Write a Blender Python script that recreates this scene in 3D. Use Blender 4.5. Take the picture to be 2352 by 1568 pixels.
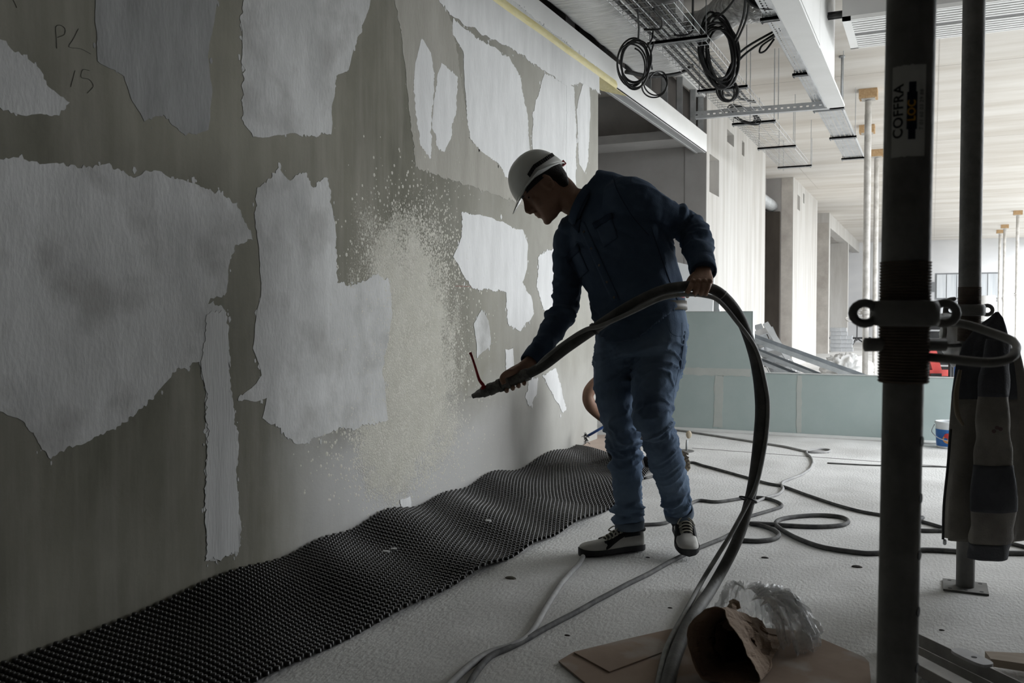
import bpy, bmesh, math, random
from mathutils import Vector, Matrix, noise
from mathutils.geometry import tessellate_polygon
from mathutils.bvhtree import BVHTree
for _o in list(bpy.data.objects): bpy.data.objects.remove(_o)
random.seed(11)
S = bpy.context.scene
COL = S.collection
# ------------------------------------------------------------------ camera
CAM_H = 1.02; FPX = 2080.0; YAW = 24.87; PITCH = -1.71
cam_d = bpy.data.cameras.new('camera'); cam = bpy.data.objects.new('camera', cam_d); COL.objects.link(cam)
cam.location = (0, 0, CAM_H); cam.rotation_euler = (math.radians(90 + PITCH), 0, math.radians(YAW))
cam_d.sensor_width = 36.0; cam_d.lens = 36.0 * FPX / 2352.0
cam_d.clip_start = 0.05; cam_d.clip_end = 300
cam_d.dof.use_dof = True; cam_d.dof.focus_distance = 4.6; cam_d.dof.aperture_fstop = 7.0
S.camera = cam
# ------------------------------------------------------------------ sky, daylight openings, exposure
W = bpy.data.worlds.new('overcast_sky'); S.world = W; W.use_nodes = True
bg = W.node_tree.nodes['Background']; bg.inputs[0].default_value = (0.93, 0.965, 1.0, 1); bg.inputs[1].default_value = 8.0
S.view_settings.view_transform = 'Standard'; S.view_settings.look = 'None'
S.view_settings.exposure = 0.0; S.view_settings.gamma = 1.0; S.view_settings.use_curve_mapping = False
S.cycles.max_bounces = 10; S.cycles.diffuse_bounces = 6; S.cycles.transparent_max_bounces = 12
S.cycles.sample_clamp_indirect = 8.0; S.cycles.caustics_reflective = False; S.cycles.caustics_refractive = False
FAC_X = 3.2; FAC_N = 2.4; FAC_Y0 = 5.6; FAC_YS = 15.0; FAC_Y1 = 35.0
for (ya, yb, fx) in ((FAC_Y0, FAC_YS, FAC_N), (FAC_YS, 25.0, FAC_X), (25.0, FAC_Y1, FAC_X)):      # portals lie in the open facade: they only guide sky sampling
    ld = bpy.data.lights.new('facade_portal', 'AREA'); ld.shape = 'RECTANGLE'; ld.size = yb - ya; ld.size_y = 3.3
    ld.cycles.is_portal = True
    lo = bpy.data.objects.new('facade_portal', ld); COL.objects.link(lo)
    lo.matrix_world = Matrix.Translation((fx + .1, (ya + yb) / 2, 1.7)) @ Matrix(((0, 0, 1, 0), (1, 0, 0, 0), (0, 1, 0, 0), (0, 0, 0, 1)))
# ------------------------------------------------------------------ measuring helpers: photo pixel (2352x1568) + depth -> point
_R = cam.rotation_euler.to_matrix(); _C = Vector(cam.location)
def ray(px, py): return _R @ Vector(((px - 1176) / FPX, -(py - 784) / FPX, -1.0))
def P(px, py, d): return _C + ray(px, py) * d
def onX(px, py, X): r = ray(px, py); return _C + r * ((X - _C.x) / r.x)
def onY(px, py, Y): r = ray(px, py); return _C + r * ((Y - _C.y) / r.y)
def onZ(px, py, Z): r = ray(px, py); return _C + r * ((Z - _C.z) / r.z)
CX = _R @ Vector((1, 0, 0)); CY = _R @ Vector((0, 1, 0)); CZ = _R @ Vector((0, 0, 1))   # picture right, up, towards viewer
def cv(x, y, z): return (CX * x + CY * y + CZ * z).normalized()
# ------------------------------------------------------------------ mesh helpers
def frame_of(t, ref=None):
    t = t.normalized(); ref = ref or Vector((0, 0, 1))
    if abs(t.dot(ref)) > .95: ref = Vector((1, 0, 0)) if abs(t.x) < .9 else Vector((0, 1, 0))
    u = t.cross(ref).normalized(); return u, u.cross(t).normalized()
def spline(pts, n=8, closed=False):
    pts = [Vector(p) for p in pts]; out = []; m = len(pts)
    for i in range(m if closed else m - 1):
        if closed: a, b, c, d = pts[i - 1], pts[i], pts[(i + 1) % m], pts[(i + 2) % m]
        else: b, c = pts[i], pts[i + 1]; a = pts[i - 1] if i else b * 2 - c; d = pts[i + 2] if i + 2 < m else c * 2 - b
        for k in range(n):
            t = k / n
            out.append(.5 * ((2 * b) + (c - a) * t + (2 * a - 5 * b + 4 * c - d) * t * t + (3 * b - a - 3 * c + d) * t ** 3))
    if not closed: out.append(pts[-1])
    return out
def interp(vals, n):
    out = []
    for i in range(len(vals) - 1):
        for k in range(n): out.append(vals[i] + (vals[i + 1] - vals[i]) * k / n)
    return out + [vals[-1]]
class MB:
    def __init__(s): s.v = []; s.f = []
    def add(s, vs, fs):
        o = len(s.v); s.v += [Vector(v) for v in vs]; s.f += [tuple(i + o for i in f) for f in fs]; return s
    def box(s, lo, hi):
        (a, b, c), (d, e, f) = lo, hi
        return s.add([(a, b, c), (d, b, c), (d, e, c), (a, e, c), (a, b, f), (d, b, f), (d, e, f), (a, e, f)],
                     [(0, 3, 2, 1), (4, 5, 6, 7), (0, 1, 5, 4), (1, 2, 6, 5), (2, 3, 7, 6), (3, 0, 4, 7)])
    def obox(s, c, ax, ay, az, sx, sy, sz):          # oriented box, half sizes
        c = Vector(c); q = []
        for k in (-1, 1):
            for (i, j) in ((-1, -1), (1, -1), (1, 1), (-1, 1)): q.append(c + ax * i * sx + ay * j * sy + az * k * sz)
        return s.add(q, [(0, 3, 2, 1), (4, 5, 6, 7), (0, 1, 5, 4), (1, 2, 6, 5), (2, 3, 7, 6), (3, 0, 4, 7)])
    def beam(s, a, b, w, h, up=(0, 0, 1)):
        a, b = Vector(a), Vector(b); t = b - a; u, v = frame_of(t, Vector(up))
        return s.obox((a + b) / 2, u, v, t.normalized(), w / 2, h / 2, t.length / 2)
    def tube(s, pts, r, n=8, caps=True, closed=False, flat=1.0):
        pts = [Vector(p) for p in pts]; m = len(pts); rr = r if isinstance(r, (list, tuple)) else [r] * m
        u = None; vs = []
        for i, p in enumerate(pts):
            if closed: t = pts[(i + 1) % m] - pts[i - 1]
            else: t = pts[min(i + 1, m - 1)] - pts[max(i - 1, 0)]
            if t.length < 1e-9: t = Vector((0, 0, 1))
            t.normalize()
            if u is None: u, w = frame_of(t); w = t.cross(u)
            else:
                u = u - t * u.dot(t)
                if u.length < 1e-6: u, w = frame_of(t)
                u.normalize(); w = t.cross(u)
            for k in range(n):
                a = 2 * math.pi * k / n; vs.append(p + (u * math.cos(a) + w * math.sin(a) * flat) * rr[i])
        fs = []
        for i in range(m if closed else m - 1):
            j = (i + 1) % m
            for k in range(n): l = (k + 1) % n; fs.append((i * n + k, i * n + l, j * n + l, j * n + k))
        if caps and not closed: fs.append(tuple(range(n - 1, -1, -1))); fs.append(tuple((m - 1) * n + k for k in range(n)))
        return s.add(vs, fs)
    def rings(s, rings, caps=True, loop=True):        # list of equal-length vertex rings
        n = len(rings[0]); vs = [v for r in rings for v in r]; fs = []
        for i in range(len(rings) - 1):
            for k in range(n if loop else n - 1): l = (k + 1) % n; fs.append((i * n + k, i * n + l, (i + 1) * n + l, (i + 1) * n + k))
        if caps: fs.append(tuple(range(n - 1, -1, -1))); fs.append(tuple((len(rings) - 1) * n + k for k in range(n)))
        return s.add(vs, fs)
    def ell(s, secs, n=20, caps=True, p=2.0):         # secs: (centre, axis u, half u, axis w, half w)
        R = []
        for (c, u, a, w, b) in secs:
            ring = []
            for k in range(n):
                t = 2 * math.pi * k / n; ct, st = math.cos(t), math.sin(t)
                ring.append(Vector(c) + u * a * math.copysign(abs(ct) ** (2 / p), ct) + w * b * math.copysign(abs(st) ** (2 / p), st))
            R.append(ring)
        return s.rings(R, caps)
    def lathe(s, c, prof, n=16, axis=Vector((0, 0, 1)), caps=True):
        u, w = frame_of(axis); ax = axis.normalized(); R = []
        for (r, h) in prof: R.append([Vector(c) + ax * h + (u * math.cos(2 * math.pi * k / n) + w * math.sin(2 * math.pi * k / n)) * max(r, 1e-5) for k in range(n)])
        return s.rings(R, caps)
    def ball(s, c, r, n=10, m=6, ax=(1, 1, 1)):
        R = []
        for i in range(m + 1):
            t = math.pi * i / m
            R.append([Vector(c) + Vector((math.sin(t) * math.cos(2 * math.pi * k / n) * r * ax[0], math.sin(t) * math.sin(2 * math.pi * k / n) * r * ax[1], -math.cos(t) * r * ax[2])) for k in range(n)])
        R[0] = [v.lerp(Vector(c), .0) + Vector((1e-5 * math.cos(k), 1e-5 * math.sin(k), 0)) for k, v in enumerate(R[0])]
        R[-1] = [v + Vector((1e-5 * math.cos(k), 1e-5 * math.sin(k), 0)) for k, v in enumerate(R[-1])]
        return s.rings(R, True)
    def blob(s, c, u, a, w, b, t, e, n=16, m=10):      # ellipsoid with free axes
        c = Vector(c); R = []
        for i in range(m + 1):
            q = math.pi * i / m; sr = max(math.sin(q), .002)
            R.append([c + t * (-math.cos(q) * e) + u * (a * sr * math.cos(2 * math.pi * k / n)) + w * (b * sr * math.sin(2 * math.pi * k / n)) for k in range(n)])
        return s.rings(R, True)
    def slab(s, loop, nrm, th):                         # flat outline with thickness
        nrm = Vector(nrm).normalized(); n = len(loop); loop = [Vector(p) for p in loop]
        tri = tessellate_polygon([loop]); top = [p + nrm * th for p in loop]
        a = Vector((0, 0, 0))
        for i in range(n): a += loop[i].cross(loop[(i + 1) % n])
        fl = a.dot(nrm) < 0
        fs = []
        for t in tri:
            x, y, z = t; q = (loop[y] - loop[x]).cross(loop[z] - loop[x])
            if q.dot(nrm) < 0: x, y, z = z, y, x
            fs += [(x + n, y + n, z + n), (z, y, x)]
        for i in range(n):
            j = (i + 1) % n; fs.append((j, i, i + n, j + n) if fl else (i, j, j + n, i + n))
        return s.add(loop + top, fs)
    def bounds(s):
        xs = [v.x for v in s.v]; ys = [v.y for v in s.v]; zs = [v.z for v in s.v]
        return Vector((min(xs), min(ys), min(zs))), Vector((max(xs), max(ys), max(zs)))
    def mesh(s, name, off=Vector((0, 0, 0)), smooth=False):
        me = bpy.data.meshes.new(name); me.from_pydata([v - off for v in s.v], [], s.f); me.update()
        if smooth: me.polygons.foreach_set('use_smooth', [True] * len(me.polygons))
        return me
    def build(s, name, m, parent=None, smooth=False, angle=None, origin=None):
        if parent is None:
            lo, hi = s.bounds(); off = Vector(origin) if origin is not None else Vector(((lo.x + hi.x) / 2, (lo.y + hi.y) / 2, lo.z))
        else: off = wloc(parent)
        me = s.mesh(name, off, smooth or angle is not None)
        if angle is not None: me.set_sharp_from_angle(angle=math.radians(angle))
        o = bpy.data.objects.new(name, me); COL.objects.link(o)
        if m is not None: me.materials.append(m)
        if parent is None: o.location = off
        else: o.parent = parent
        return o
def wloc(o):
    v = Vector((0, 0, 0))
    while o is not None: v += o.location; o = o.parent
    return v
def tag(o, label=None, cat=None, group=None, kind=None):
    if label: o['label'] = label
    if cat: o['category'] = cat
    if group: o['group'] = group
    if kind: o['kind'] = kind
    return o
def thing(name, label, cat, loc, group=None):
    o = bpy.data.objects.new(name, None); COL.objects.link(o); o.location = loc; o.empty_display_size = .05
    return tag(o, label, cat, group)
def copy_tree(o, parent=None):
    c = o.copy(); COL.objects.link(c)
    if parent is not None: c.parent = parent
    for ch in [x for x in bpy.data.objects if x.parent == o and x != c]: copy_tree(ch, c)
    return c
def fbm(p, o=3):
    a = 0; s = 1
    for _ in range(o): a += noise.noise(p) * s; p = p * 2.03 + Vector((3.1, 7.7, 1.3)); s *= .5
    return a
# ------------------------------------------------------------------ materials
def mat(name, c1, c2=None, rough=.8, metal=0.0, scale=6.0, stretch=(1, 1, 1), bump=0.0, bscale=40.0, detail=5, spec=.3, lo=.35, hi=.65, bstretch=None, alpha=None, trans=0.0, c3=None, s3=1.5, bdist=.01):
    m = bpy.data.materials.new(name); m.use_nodes = True; nt = m.node_tree; N = nt.nodes; L = nt.links
    b = N['Principled BSDF']; b.inputs['Roughness'].default_value = rough; b.inputs['Metallic'].default_value = metal
    b.inputs['Specular IOR Level'].default_value = spec; b.inputs['Base Color'].default_value = (*c1, 1)
    if trans: b.inputs['Transmission Weight'].default_value = trans
    if alpha is not None: b.inputs['Alpha'].default_value = alpha
    tc = N.new('ShaderNodeTexCoord')
    if c2 is not None:
        mp = N.new('ShaderNodeMapping'); mp.inputs['Scale'].default_value = stretch; L.new(tc.outputs['Object'], mp.inputs[0])
        nz = N.new('ShaderNodeTexNoise'); nz.inputs['Scale'].default_value = scale; nz.inputs['Detail'].default_value = detail; nz.inputs['Roughness'].default_value = .62
        L.new(mp.outputs[0], nz.inputs['Vector'])
        cr = N.new('ShaderNodeValToRGB'); cr.color_ramp.elements[0].position = lo; cr.color_ramp.elements[0].color = (*c1, 1)
        cr.color_ramp.elements[1].position = hi; cr.color_ramp.elements[1].color = (*c2, 1); L.new(nz.outputs[0], cr.inputs[0])
        out = cr.outputs[0]
        if c3 is not None:
            n3 = N.new('ShaderNodeTexNoise'); n3.inputs['Scale'].default_value = s3; n3.inputs['Detail'].default_value = 6; L.new(tc.outputs['Object'], n3.inputs['Vector'])
            r3 = N.new('ShaderNodeValToRGB'); r3.color_ramp.elements[0].position = .5; r3.color_ramp.elements[1].position = .68; L.new(n3.outputs[0], r3.inputs[0])
            mx = N.new('ShaderNodeMix'); mx.data_type = 'RGBA'; L.new(r3.outputs[0], mx.inputs[0]); L.new(out, mx.inputs[6]); mx.inputs[7].default_value = (*c3, 1); out = mx.outputs[2]
        L.new(out, b.inputs['Base Color'])
    if bump:
        m2 = N.new('ShaderNodeMapping'); m2.inputs['Scale'].default_value = bstretch or stretch; L.new(tc.outputs['Object'], m2.inputs[0])
        n2 = N.new('ShaderNodeTexNoise'); n2.inputs['Scale'].default_value = bscale; n2.inputs['Detail'].default_value = 4; L.new(m2.outputs[0], n2.inputs['Vector'])
        bp = N.new('ShaderNodeBump'); bp.inputs['Strength'].default_value = bump; bp.inputs['Distance'].default_value = bdist
        L.new(n2.outputs[0], bp.inputs['Height']); L.new(bp.outputs[0], b.inputs['Normal'])
    return m
M = dict(
    concrete_floor=mat('concrete_floor', (.62, .615, .60), (.76, .755, .74), rough=.9, scale=2.0, bump=.45, bscale=70, bstretch=(1.2, .6, 1), detail=10, c3=(.55, .542, .525), s3=1.3, bdist=.008),
    concrete_ceiling=mat('concrete_ceiling', (.53, .49, .44), (.68, .655, .62), rough=.85, scale=1.4, stretch=(.22, 1.3, 1), bump=.1, bscale=12, detail=8),
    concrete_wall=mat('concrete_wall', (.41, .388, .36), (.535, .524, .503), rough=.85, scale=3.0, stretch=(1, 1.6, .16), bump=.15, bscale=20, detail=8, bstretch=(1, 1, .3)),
    concrete_shaded=mat('concrete_shaded', (.36, .33, .30), (.50, .47, .43), rough=.9, scale=2.5, bump=.2, bscale=30, detail=8),  # darker copy of the wall concrete, shade put into end faces and niches
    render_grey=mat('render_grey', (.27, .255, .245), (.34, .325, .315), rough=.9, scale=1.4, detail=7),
    paint_white=mat('paint_white', (.78, .78, .77), (.83, .83, .825), rough=.6, scale=2),
    far_white=mat('far_white', (.66, .665, .68), (.76, .76, .765), rough=.8, scale=.7, stretch=(.6, 1, 1.4)),
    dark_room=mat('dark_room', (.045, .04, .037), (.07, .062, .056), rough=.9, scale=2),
    galv=mat('galv', (.46, .48, .50), (.60, .62, .64), rough=.38, metal=.85, scale=9),
    galv_dull=mat('galv_dull', (.36, .37, .38), (.50, .51, .515), rough=.6, metal=.35, scale=7),
    steel_dark=mat('steel_dark', (.15, .148, .14), (.23, .226, .215), rough=.6, metal=.25, scale=14, bump=.15, bscale=60),
    rust=mat('rust', (.09, .07, .055), (.14, .11, .085), rough=.8, metal=.3, scale=22, bump=.3, bscale=90),
    black_rubber=mat('black_rubber', (.016, .016, .017), (.028, .028, .028), rough=.5, scale=12, spec=.4),
    cable_floor=mat('cable_floor', (.07, .07, .072), (.15, .148, .142), rough=.75, scale=25),
    cable_pale=mat('cable_pale', (.30, .30, .30), (.40, .395, .385), rough=.7, scale=25),
    timber=mat('timber', (.42, .27, .14), (.55, .38, .22), rough=.8, scale=8, stretch=(6, 1, 6)),
    foil=mat('foil', (.55, .55, .55), (.82, .82, .82), rough=.28, metal=1.0, scale=5, stretch=(1, 12, 1), bump=1.0, bscale=9, bstretch=(.6, 6, 1), bdist=.05),
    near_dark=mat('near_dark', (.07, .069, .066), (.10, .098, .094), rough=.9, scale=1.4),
    board_green=mat('board_green', (.40, .475, .46), (.44, .51, .495), rough=.85, scale=3),
    filler=mat('filler', (.47, .50, .47), (.53, .55, .52), rough=.85, scale=5),
)
# ================================================================== the setting
WX = -2.44; CEIL = 3.65; BACK = 35.5
def struct(o, **k): o['kind'] = 'structure'; return o
# floor
b = MB(); b.box((-7.5, -4, -.12), (FAC_N + .2, FAC_YS, 0)); b.box((-7.5, FAC_YS, -.12), (FAC_X + .2, BACK, 0)); floor = struct(b.build('floor', M['concrete_floor'], origin=(0, 0, 0)))
b = MB(); b.box((FAC_N + .25, -20, -.9), (60, 60, -.8)); struct(b.build('ground_outside', mat('ground_outside', (.28, .28, .27), (.34, .34, .32), scale=.5)))
a, c = onZ(1590, 1029, 0), onZ(2420, 1089, 0)
b = MB(); pts = [a.lerp(c, i / 40) + Vector((0, .006 * noise.noise(Vector((i * .7, 1, 2))), .0005)) for i in range(41)]
b.tube(pts, .006, 5, flat=.3); b.build('floor_joint', mat('joint_dark', (.10, .095, .09), (.16, .15, .14), scale=20), floor)
# ceiling
b = MB(); b.box((-7.5, -4, CEIL), (FAC_N + .25, FAC_YS, CEIL + .25)); b.box((-7.5, FAC_YS, CEIL), (FAC_X + .25, BACK, CEIL + .25)); ceiling = struct(b.build('ceiling', M['concrete_ceiling'], origin=(0, 0, CEIL)))
jm = mat('joint_ceiling', (.40, .37, .34), (.50, .47, .43), scale=10)
for (lo, hi) in (((-2.4, 10.69, 0), (2.4, 10.70, 0)), ((-2.4, 15.2, 0), (3, 15.208, 0)), ((-2.4, 20.0, 0), (3, 20.01, 0)), ((.03, 4, 0), (.038, 35, 0)), ((-2.2, 6, 0), (-2.19, 20, 0))):
    b = MB(); b.box((lo[0], lo[1], CEIL - .0015), (hi[0], hi[1], CEIL)); b.build('ceiling_joint', jm, ceiling)
def wall_grid(name, x0, x1, ys, zs, holes, m, parent=None):
    """wall in the corridor plane made of blocks around rectangular openings"""
    ys = sorted(set(ys)); zs = sorted(set(zs)); b = MB()
    for i in range(len(ys) - 1):
        for j in range(len(zs) - 1):
            yc = (ys[i] + ys[i + 1]) / 2; zc = (zs[j] + zs[j + 1]) / 2
            if any(h[0] < yc < h[1] and h[2] < zc < h[3] for h in holes): continue
            b.box((x0, ys[i], zs[j]), (x1, ys[i + 1], zs[j + 1]))
    return b.build(name, m, parent)
# main plastered wall
b = MB(); b.box((WX - .2, -3.5, 0), (WX, 6.9, 2.94))
wall_left = b.build('wall_left', None, origin=(WX, 0, 0)); struct(wall_left)
# white bulkhead band running on over the opening
b = MB(); b.box((WX - .14, -3.5, 2.94), (WX, 10.74, 3.145)); trim = struct(b.build('trim_1', M['paint_white']))
b = MB(); b.box((WX - .125, 6.92, 2.925), (WX - .10, 10.70, 2.94)); b.box((WX - .03, 6.92, 2.922), (WX - .005, 10.70, 2.94)); b.box((WX-.125,6.92,2.93),(WX-.005,10.7,2.94))
b.build('soffit_track', mat('track_grey', (.55, .56, .57), rough=.4, metal=.4), trim)
# yellow masking tape along the bulkhead edge
ym = mat('masking_tape', (.68, .60, .30), (.76, .69, .42), rough=.6, scale=12, bump=.6, bscale=30, stretch=(1, .4, 1))
b = MB(); n = 60
ring = []
for i in range(n + 1):
    y = .8 + (7.35 - .8) * i / n; wv = .006 * noise.noise(Vector((y * 2, 0, 0)))
    ring.append([Vector((WX + .001, y, 2.918 + wv)), Vector((WX + .010 + wv * .4, y, 2.932 + wv)), Vector((WX + .012, y, 2.955 + wv)), Vector((WX + .001, y, 2.985 + wv))])
b.rings(ring, caps=False, loop=False); b.build('masking_tape', ym, trim, smooth=True)
b = MB(); lo = [(6.905, 2.915), (7.45, 2.915), (7.62, 2.935)]
q = [(WX + .004, 6.905, 2.938), (WX - .13, 6.905, 2.937), (WX - .13, 7.35, 2.918), (WX - .06, 7.5, 2.916), (WX + .004, 7.62, 2.938)]
b.slab([(x, y, 2.918) for x, y, z in q], (0, 0, 1), .004); b.build('masking_tape_flap', ym, trim)
# rooms behind the left wall line
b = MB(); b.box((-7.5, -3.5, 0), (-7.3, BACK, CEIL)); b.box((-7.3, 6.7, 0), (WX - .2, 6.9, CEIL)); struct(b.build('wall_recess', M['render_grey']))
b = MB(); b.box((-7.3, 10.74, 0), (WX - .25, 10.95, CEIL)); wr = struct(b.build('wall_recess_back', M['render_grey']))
b = MB(); b.box((-7.3, 10.2, 3.02), (WX - .22, 10.735, 3.12)); b.box((-7.3, 10.5, 3.12), (WX - .22, 10.735, CEIL)); b.build('boxed_duct', mat('recess_duct', (.36, .35, .34), (.43, .42, .41), scale=3), wr)
# wall with service niches
h1a, h1b = onX(1629, 467, WX), onX(1652, 352, WX); h2a, h2b = onX(1670, 333, WX), onX(1686, 298, WX); h3a, h3b = onX(1704, 360, WX), onX(1710, 320, WX)
holes = [(h1a.y, h1b.y, onX(1629, 440, WX).z, onX(1629, 352, WX).z), (h2a.y, h2b.y, onX(1670, 325, WX).z, onX(1670, 296, WX).z), (h3a.y, h3b.y, onX(1704, 355, WX).z, onX(1704, 322, WX).z)]
ys = [10.74, 14.9]; zs = [0, CEIL]
for h in holes: ys += [h[0], h[1]]; zs += [h[2], h[3]]
wa = struct(wall_grid('wall_left_middle', WX - .25, WX, ys, zs, holes, M['concrete_wall']))
b = MB(); b.box((WX - .27, 10.8, 0.1), (WX - .2, 14.8, CEIL - .05)); b.build('niche_back', M['concrete_shaded'], wa)
b = MB(); b.box((WX - .26, 10.734, 0), (WX - .004, 10.74, CEIL - .001)); b.build('pier_end_face', M['render_grey'], wa)
# dark panel across the gap between the walls
b = MB(); b.box((-4.6, 18.0, 0), (WX - .235, 18.09, 3.0)); struct(b.build('gap_panel_1', mat('panel_dark', (.035, .028, .022), (.055, .045, .036), rough=.6, scale=3, stretch=(1, 6, .4))))
b = MB(); b.box((-7.3, 14.9, 0), (WX - .25, 15.0, CEIL)); b.box((-7.3, 18.1, 0), (WX - .22, 18.3, CEIL)); b.box((WX - .9, 15, 3.2), (WX - .5, 18.1, CEIL)); struct(b.build('wall_passage', M['render_grey']))
b = MB(); b.tube([(WX - .4, 15.0, 3.12), (WX - .4, 18.1, 3.12)], .11, 14); struct(b.build('trim_pipe', M['galv_dull'], smooth=True))
# second pier wall, with its small niches
h1 = (onX(1836, 0, WX).y, onX(1842, 0, WX).y, onX(1838, 485, WX).z, onX(1838, 452, WX).z); h2 = (onX(1849, 0, WX).y, onX(1852, 0, WX).y, onX(1850, 470, WX).z, onX(1850, 448, WX).z)
wb = struct(wall_grid('wall_left_pier', WX - .22, WX, [18.1, 22.1, *h1[:2], *h2[:2]], [0, CEIL, *h1[2:], *h2[2:]], [h1, h2], M['concrete_wall']))
b = MB(); b.box((WX - .24, 18.2, .1), (WX - .2, 22.0, CEIL - .05)); b.build('niche_back', M['concrete_shaded'], wb)
b = MB(); b.box((WX - .222, 18.095, 0), (WX - .012, 18.1, CEIL - .001)); b.build('pier_end_face', M['concrete_shaded'], wb)
b = MB(); b.box((-5.5, 24.8, 0), (WX, 25.05, CEIL)); wc = struct(b.build('wall_left_far', M['concrete_wall']))
b = MB(); b.box((-5.5, 24.795, 0), (WX - .015, 24.8, CEIL - .25)); b.build('pier_end_face', M['concrete_shaded'], wc)
b = MB(); b.box((WX - .25, 25.05, 3.28), (WX, BACK, CEIL)); struct(b.build('wall_left_lintel', M['concrete_wall']))
b = MB(); b.box((-5.0, 30.6, 0), (WX, 30.9, 3.28)); struct(b.build('wall_left_end', M['concrete_wall']))
# end wall and the closed parts round the camera
b = MB(); b.box((-7.5, BACK, 0), (FAC_X + .2, BACK + .2, CEIL)); struct(b.build('wall_back', M['far_white']))
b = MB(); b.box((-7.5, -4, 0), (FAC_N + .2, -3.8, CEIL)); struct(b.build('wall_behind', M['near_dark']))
b = MB(); b.box((FAC_N, -3.8, 0), (FAC_N + .2, FAC_Y0, CEIL)); struct(b.build('wall_right_unseen', M['near_dark']))  # unseen wall, added and kept dark to hold daylight off the near end
b = MB()
b.box((FAC_N, FAC_Y0, 3.4), (FAC_N + .2, FAC_YS, CEIL)); b.box((FAC_N, FAC_YS - .2, 0), (FAC_X + .2, FAC_YS, CEIL)); b.box((FAC_X, FAC_YS, 3.4), (FAC_X + .2, BACK, CEIL))
b.box((FAC_N, 10.1, 0), (FAC_N + .2, 10.3, 3.4))
for y in (20, 25, 30): b.box((FAC_X, y - .12, 0), (FAC_X + .2, y + .12, 3.4))
struct(b.build('wall_right_unseen_facade', M['concrete_wall']))  # unseen facade, near bays stepped inward to throw more light on the floor
# ================================================================== plaster on the main wall
def wall_material():
    m = bpy.data.materials.new('wall_board'); m.use_nodes = True; nt = m.node_tree; N = nt.nodes; L = nt.links
    bs = N['Principled BSDF']; bs.inputs['Roughness'].default_value = .85; bs.inputs['Specular IOR Level'].default_value = .25
    tc = N.new('ShaderNodeTexCoord')
    def nz(sc, st=(1, 1, 1), det=6):
        mp = N.new('ShaderNodeMapping'); mp.inputs['Scale'].default_value = st; L.new(tc.outputs['Object'], mp.inputs[0])
        n = N.new('ShaderNodeTexNoise'); n.inputs['Scale'].default_value = sc; n.inputs['Detail'].default_value = det; n.inputs['Roughness'].default_value = .6; L.new(mp.outputs[0], n.inputs['Vector']); return n.outputs[0]
    def ramp(x, a, ca, b_, cb):
        r = N.new('ShaderNodeValToRGB'); r.color_ramp.elements[0].position = a; r.color_ramp.elements[0].color = ca; r.color_ramp.elements[1].position = b_; r.color_ramp.elements[1].color = cb; L.new(x, r.inputs[0]); return r.outputs[0]
    def math_(op, a, b_=None):
        n = N.new('ShaderNodeMath'); n.operation = op
        for i, x in enumerate((a, b_)):
            if x is None: continue
            if isinstance(x, (int, float)): n.inputs[i].default_value = x
            else: L.new(x, n.inputs[i])
        return n.outputs[0]
    def mix(f, a, b_):
        n = N.new('ShaderNodeMix'); n.data_type = 'RGBA'; L.new(f, n.inputs[0])
        for i, x in ((6, a), (7, b_)):
            if isinstance(x, tuple): n.inputs[i].default_value = x
            else: L.new(x, n.inputs[i])
        return n.outputs[2]
    sep = N.new('ShaderNodeSeparateXYZ'); L.new(tc.outputs['Object'], sep.inputs[0]); Y, Z = sep.outputs[1], sep.outputs[2]
    base = ramp(nz(1.3, (1, 1, .6), 9), .36, (.120, .117, .090, 1), .66, (.235, .225, .182, 1))
    streak = nz(4, (1, 2.4, .25))
    base = mix(math_('MULTIPLY', ramp(streak, .45, (0, 0, 0, 1), .7, (1, 1, 1, 1)), .5), base, (.30, .285, .245, 1))
    # grey skim coat near the foot of the wall, soft uneven edge
    lowz = math_('ADD', Z, math_('MULTIPLY', nz(1.6), -.75)); lowm = ramp(lowz, .0, (1, 1, 1, 1), .34, (0, 0, 0, 1))
    right = ramp(math_('ADD', math_('MULTIPLY', Y, .2), math_('MULTIPLY', nz(1.5), .12)), .62, (0, 0, 0, 1), .78, (1, 1, 1, 1))
    base = mix(math_('MULTIPLY', lowm, right), base, (.44, .435, .425, 1))
    # base goes paler and greyer towards the end of the wall
    r2 = ramp(math_('ADD', math_('MULTIPLY', Y, .15), math_('MULTIPLY', nz(.9), .2)), .72, (0, 0, 0, 1), .95, (1, 1, 1, 1))
    base = mix(math_('MULTIPLY', r2, .75), base, ramp(nz(3, (1, 1, .5)), .35, (.33, .32, .285, 1), .65, (.42, .41, .375, 1)))
    # fresh sprayed coat: a rough cream area with a speckled edge
    c = SPRAY
    dy = math_('MULTIPLY', math_('SUBTRACT', Y, c.y), 1.25); dz = math_('MULTIPLY', math_('SUBTRACT', Z, c.z), 1.0)
    d = math_('SQRT', math_('ADD', math_('MULTIPLY', dy, dy), math_('MULTIPLY', dz, dz)))
    dens = math_('SUBTRACT', 1.0, math_('DIVIDE', d, .80)); dens = math_('ADD', dens, math_('ADD', math_('MULTIPLY', math_('SUBTRACT', nz(1.3), .5), 1.5), math_('MULTIPLY', math_('SUBTRACT', nz(6), .5), .7)))
    sp = math_('ADD', math_('MULTIPLY', nz(95, det=2), 1.0), math_('MULTIPLY', dens, 1.35)); spm = ramp(sp, .58, (0, 0, 0, 1), .92, (1, 1, 1, 1))
    base = mix(spm, base, ramp(nz(7), .35, (.44, .425, .365, 1), .65, (.52, .505, .445, 1)))
    L.new(base, bs.inputs['Base Color'])
    h = math_('ADD', math_('MULTIPLY', nz(60, det=3), .12), math_('MULTIPLY', math_('MULTIPLY', nz(120, det=3), spm), 1.3))
    bp = N.new('ShaderNodeBump'); bp.inputs['Strength'].default_value = .6; bp.inputs['Distance'].default_value = .008; L.new(h, bp.inputs['Height']); L.new(bp.outputs[0], bs.inputs['Normal'])
    return m
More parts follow.
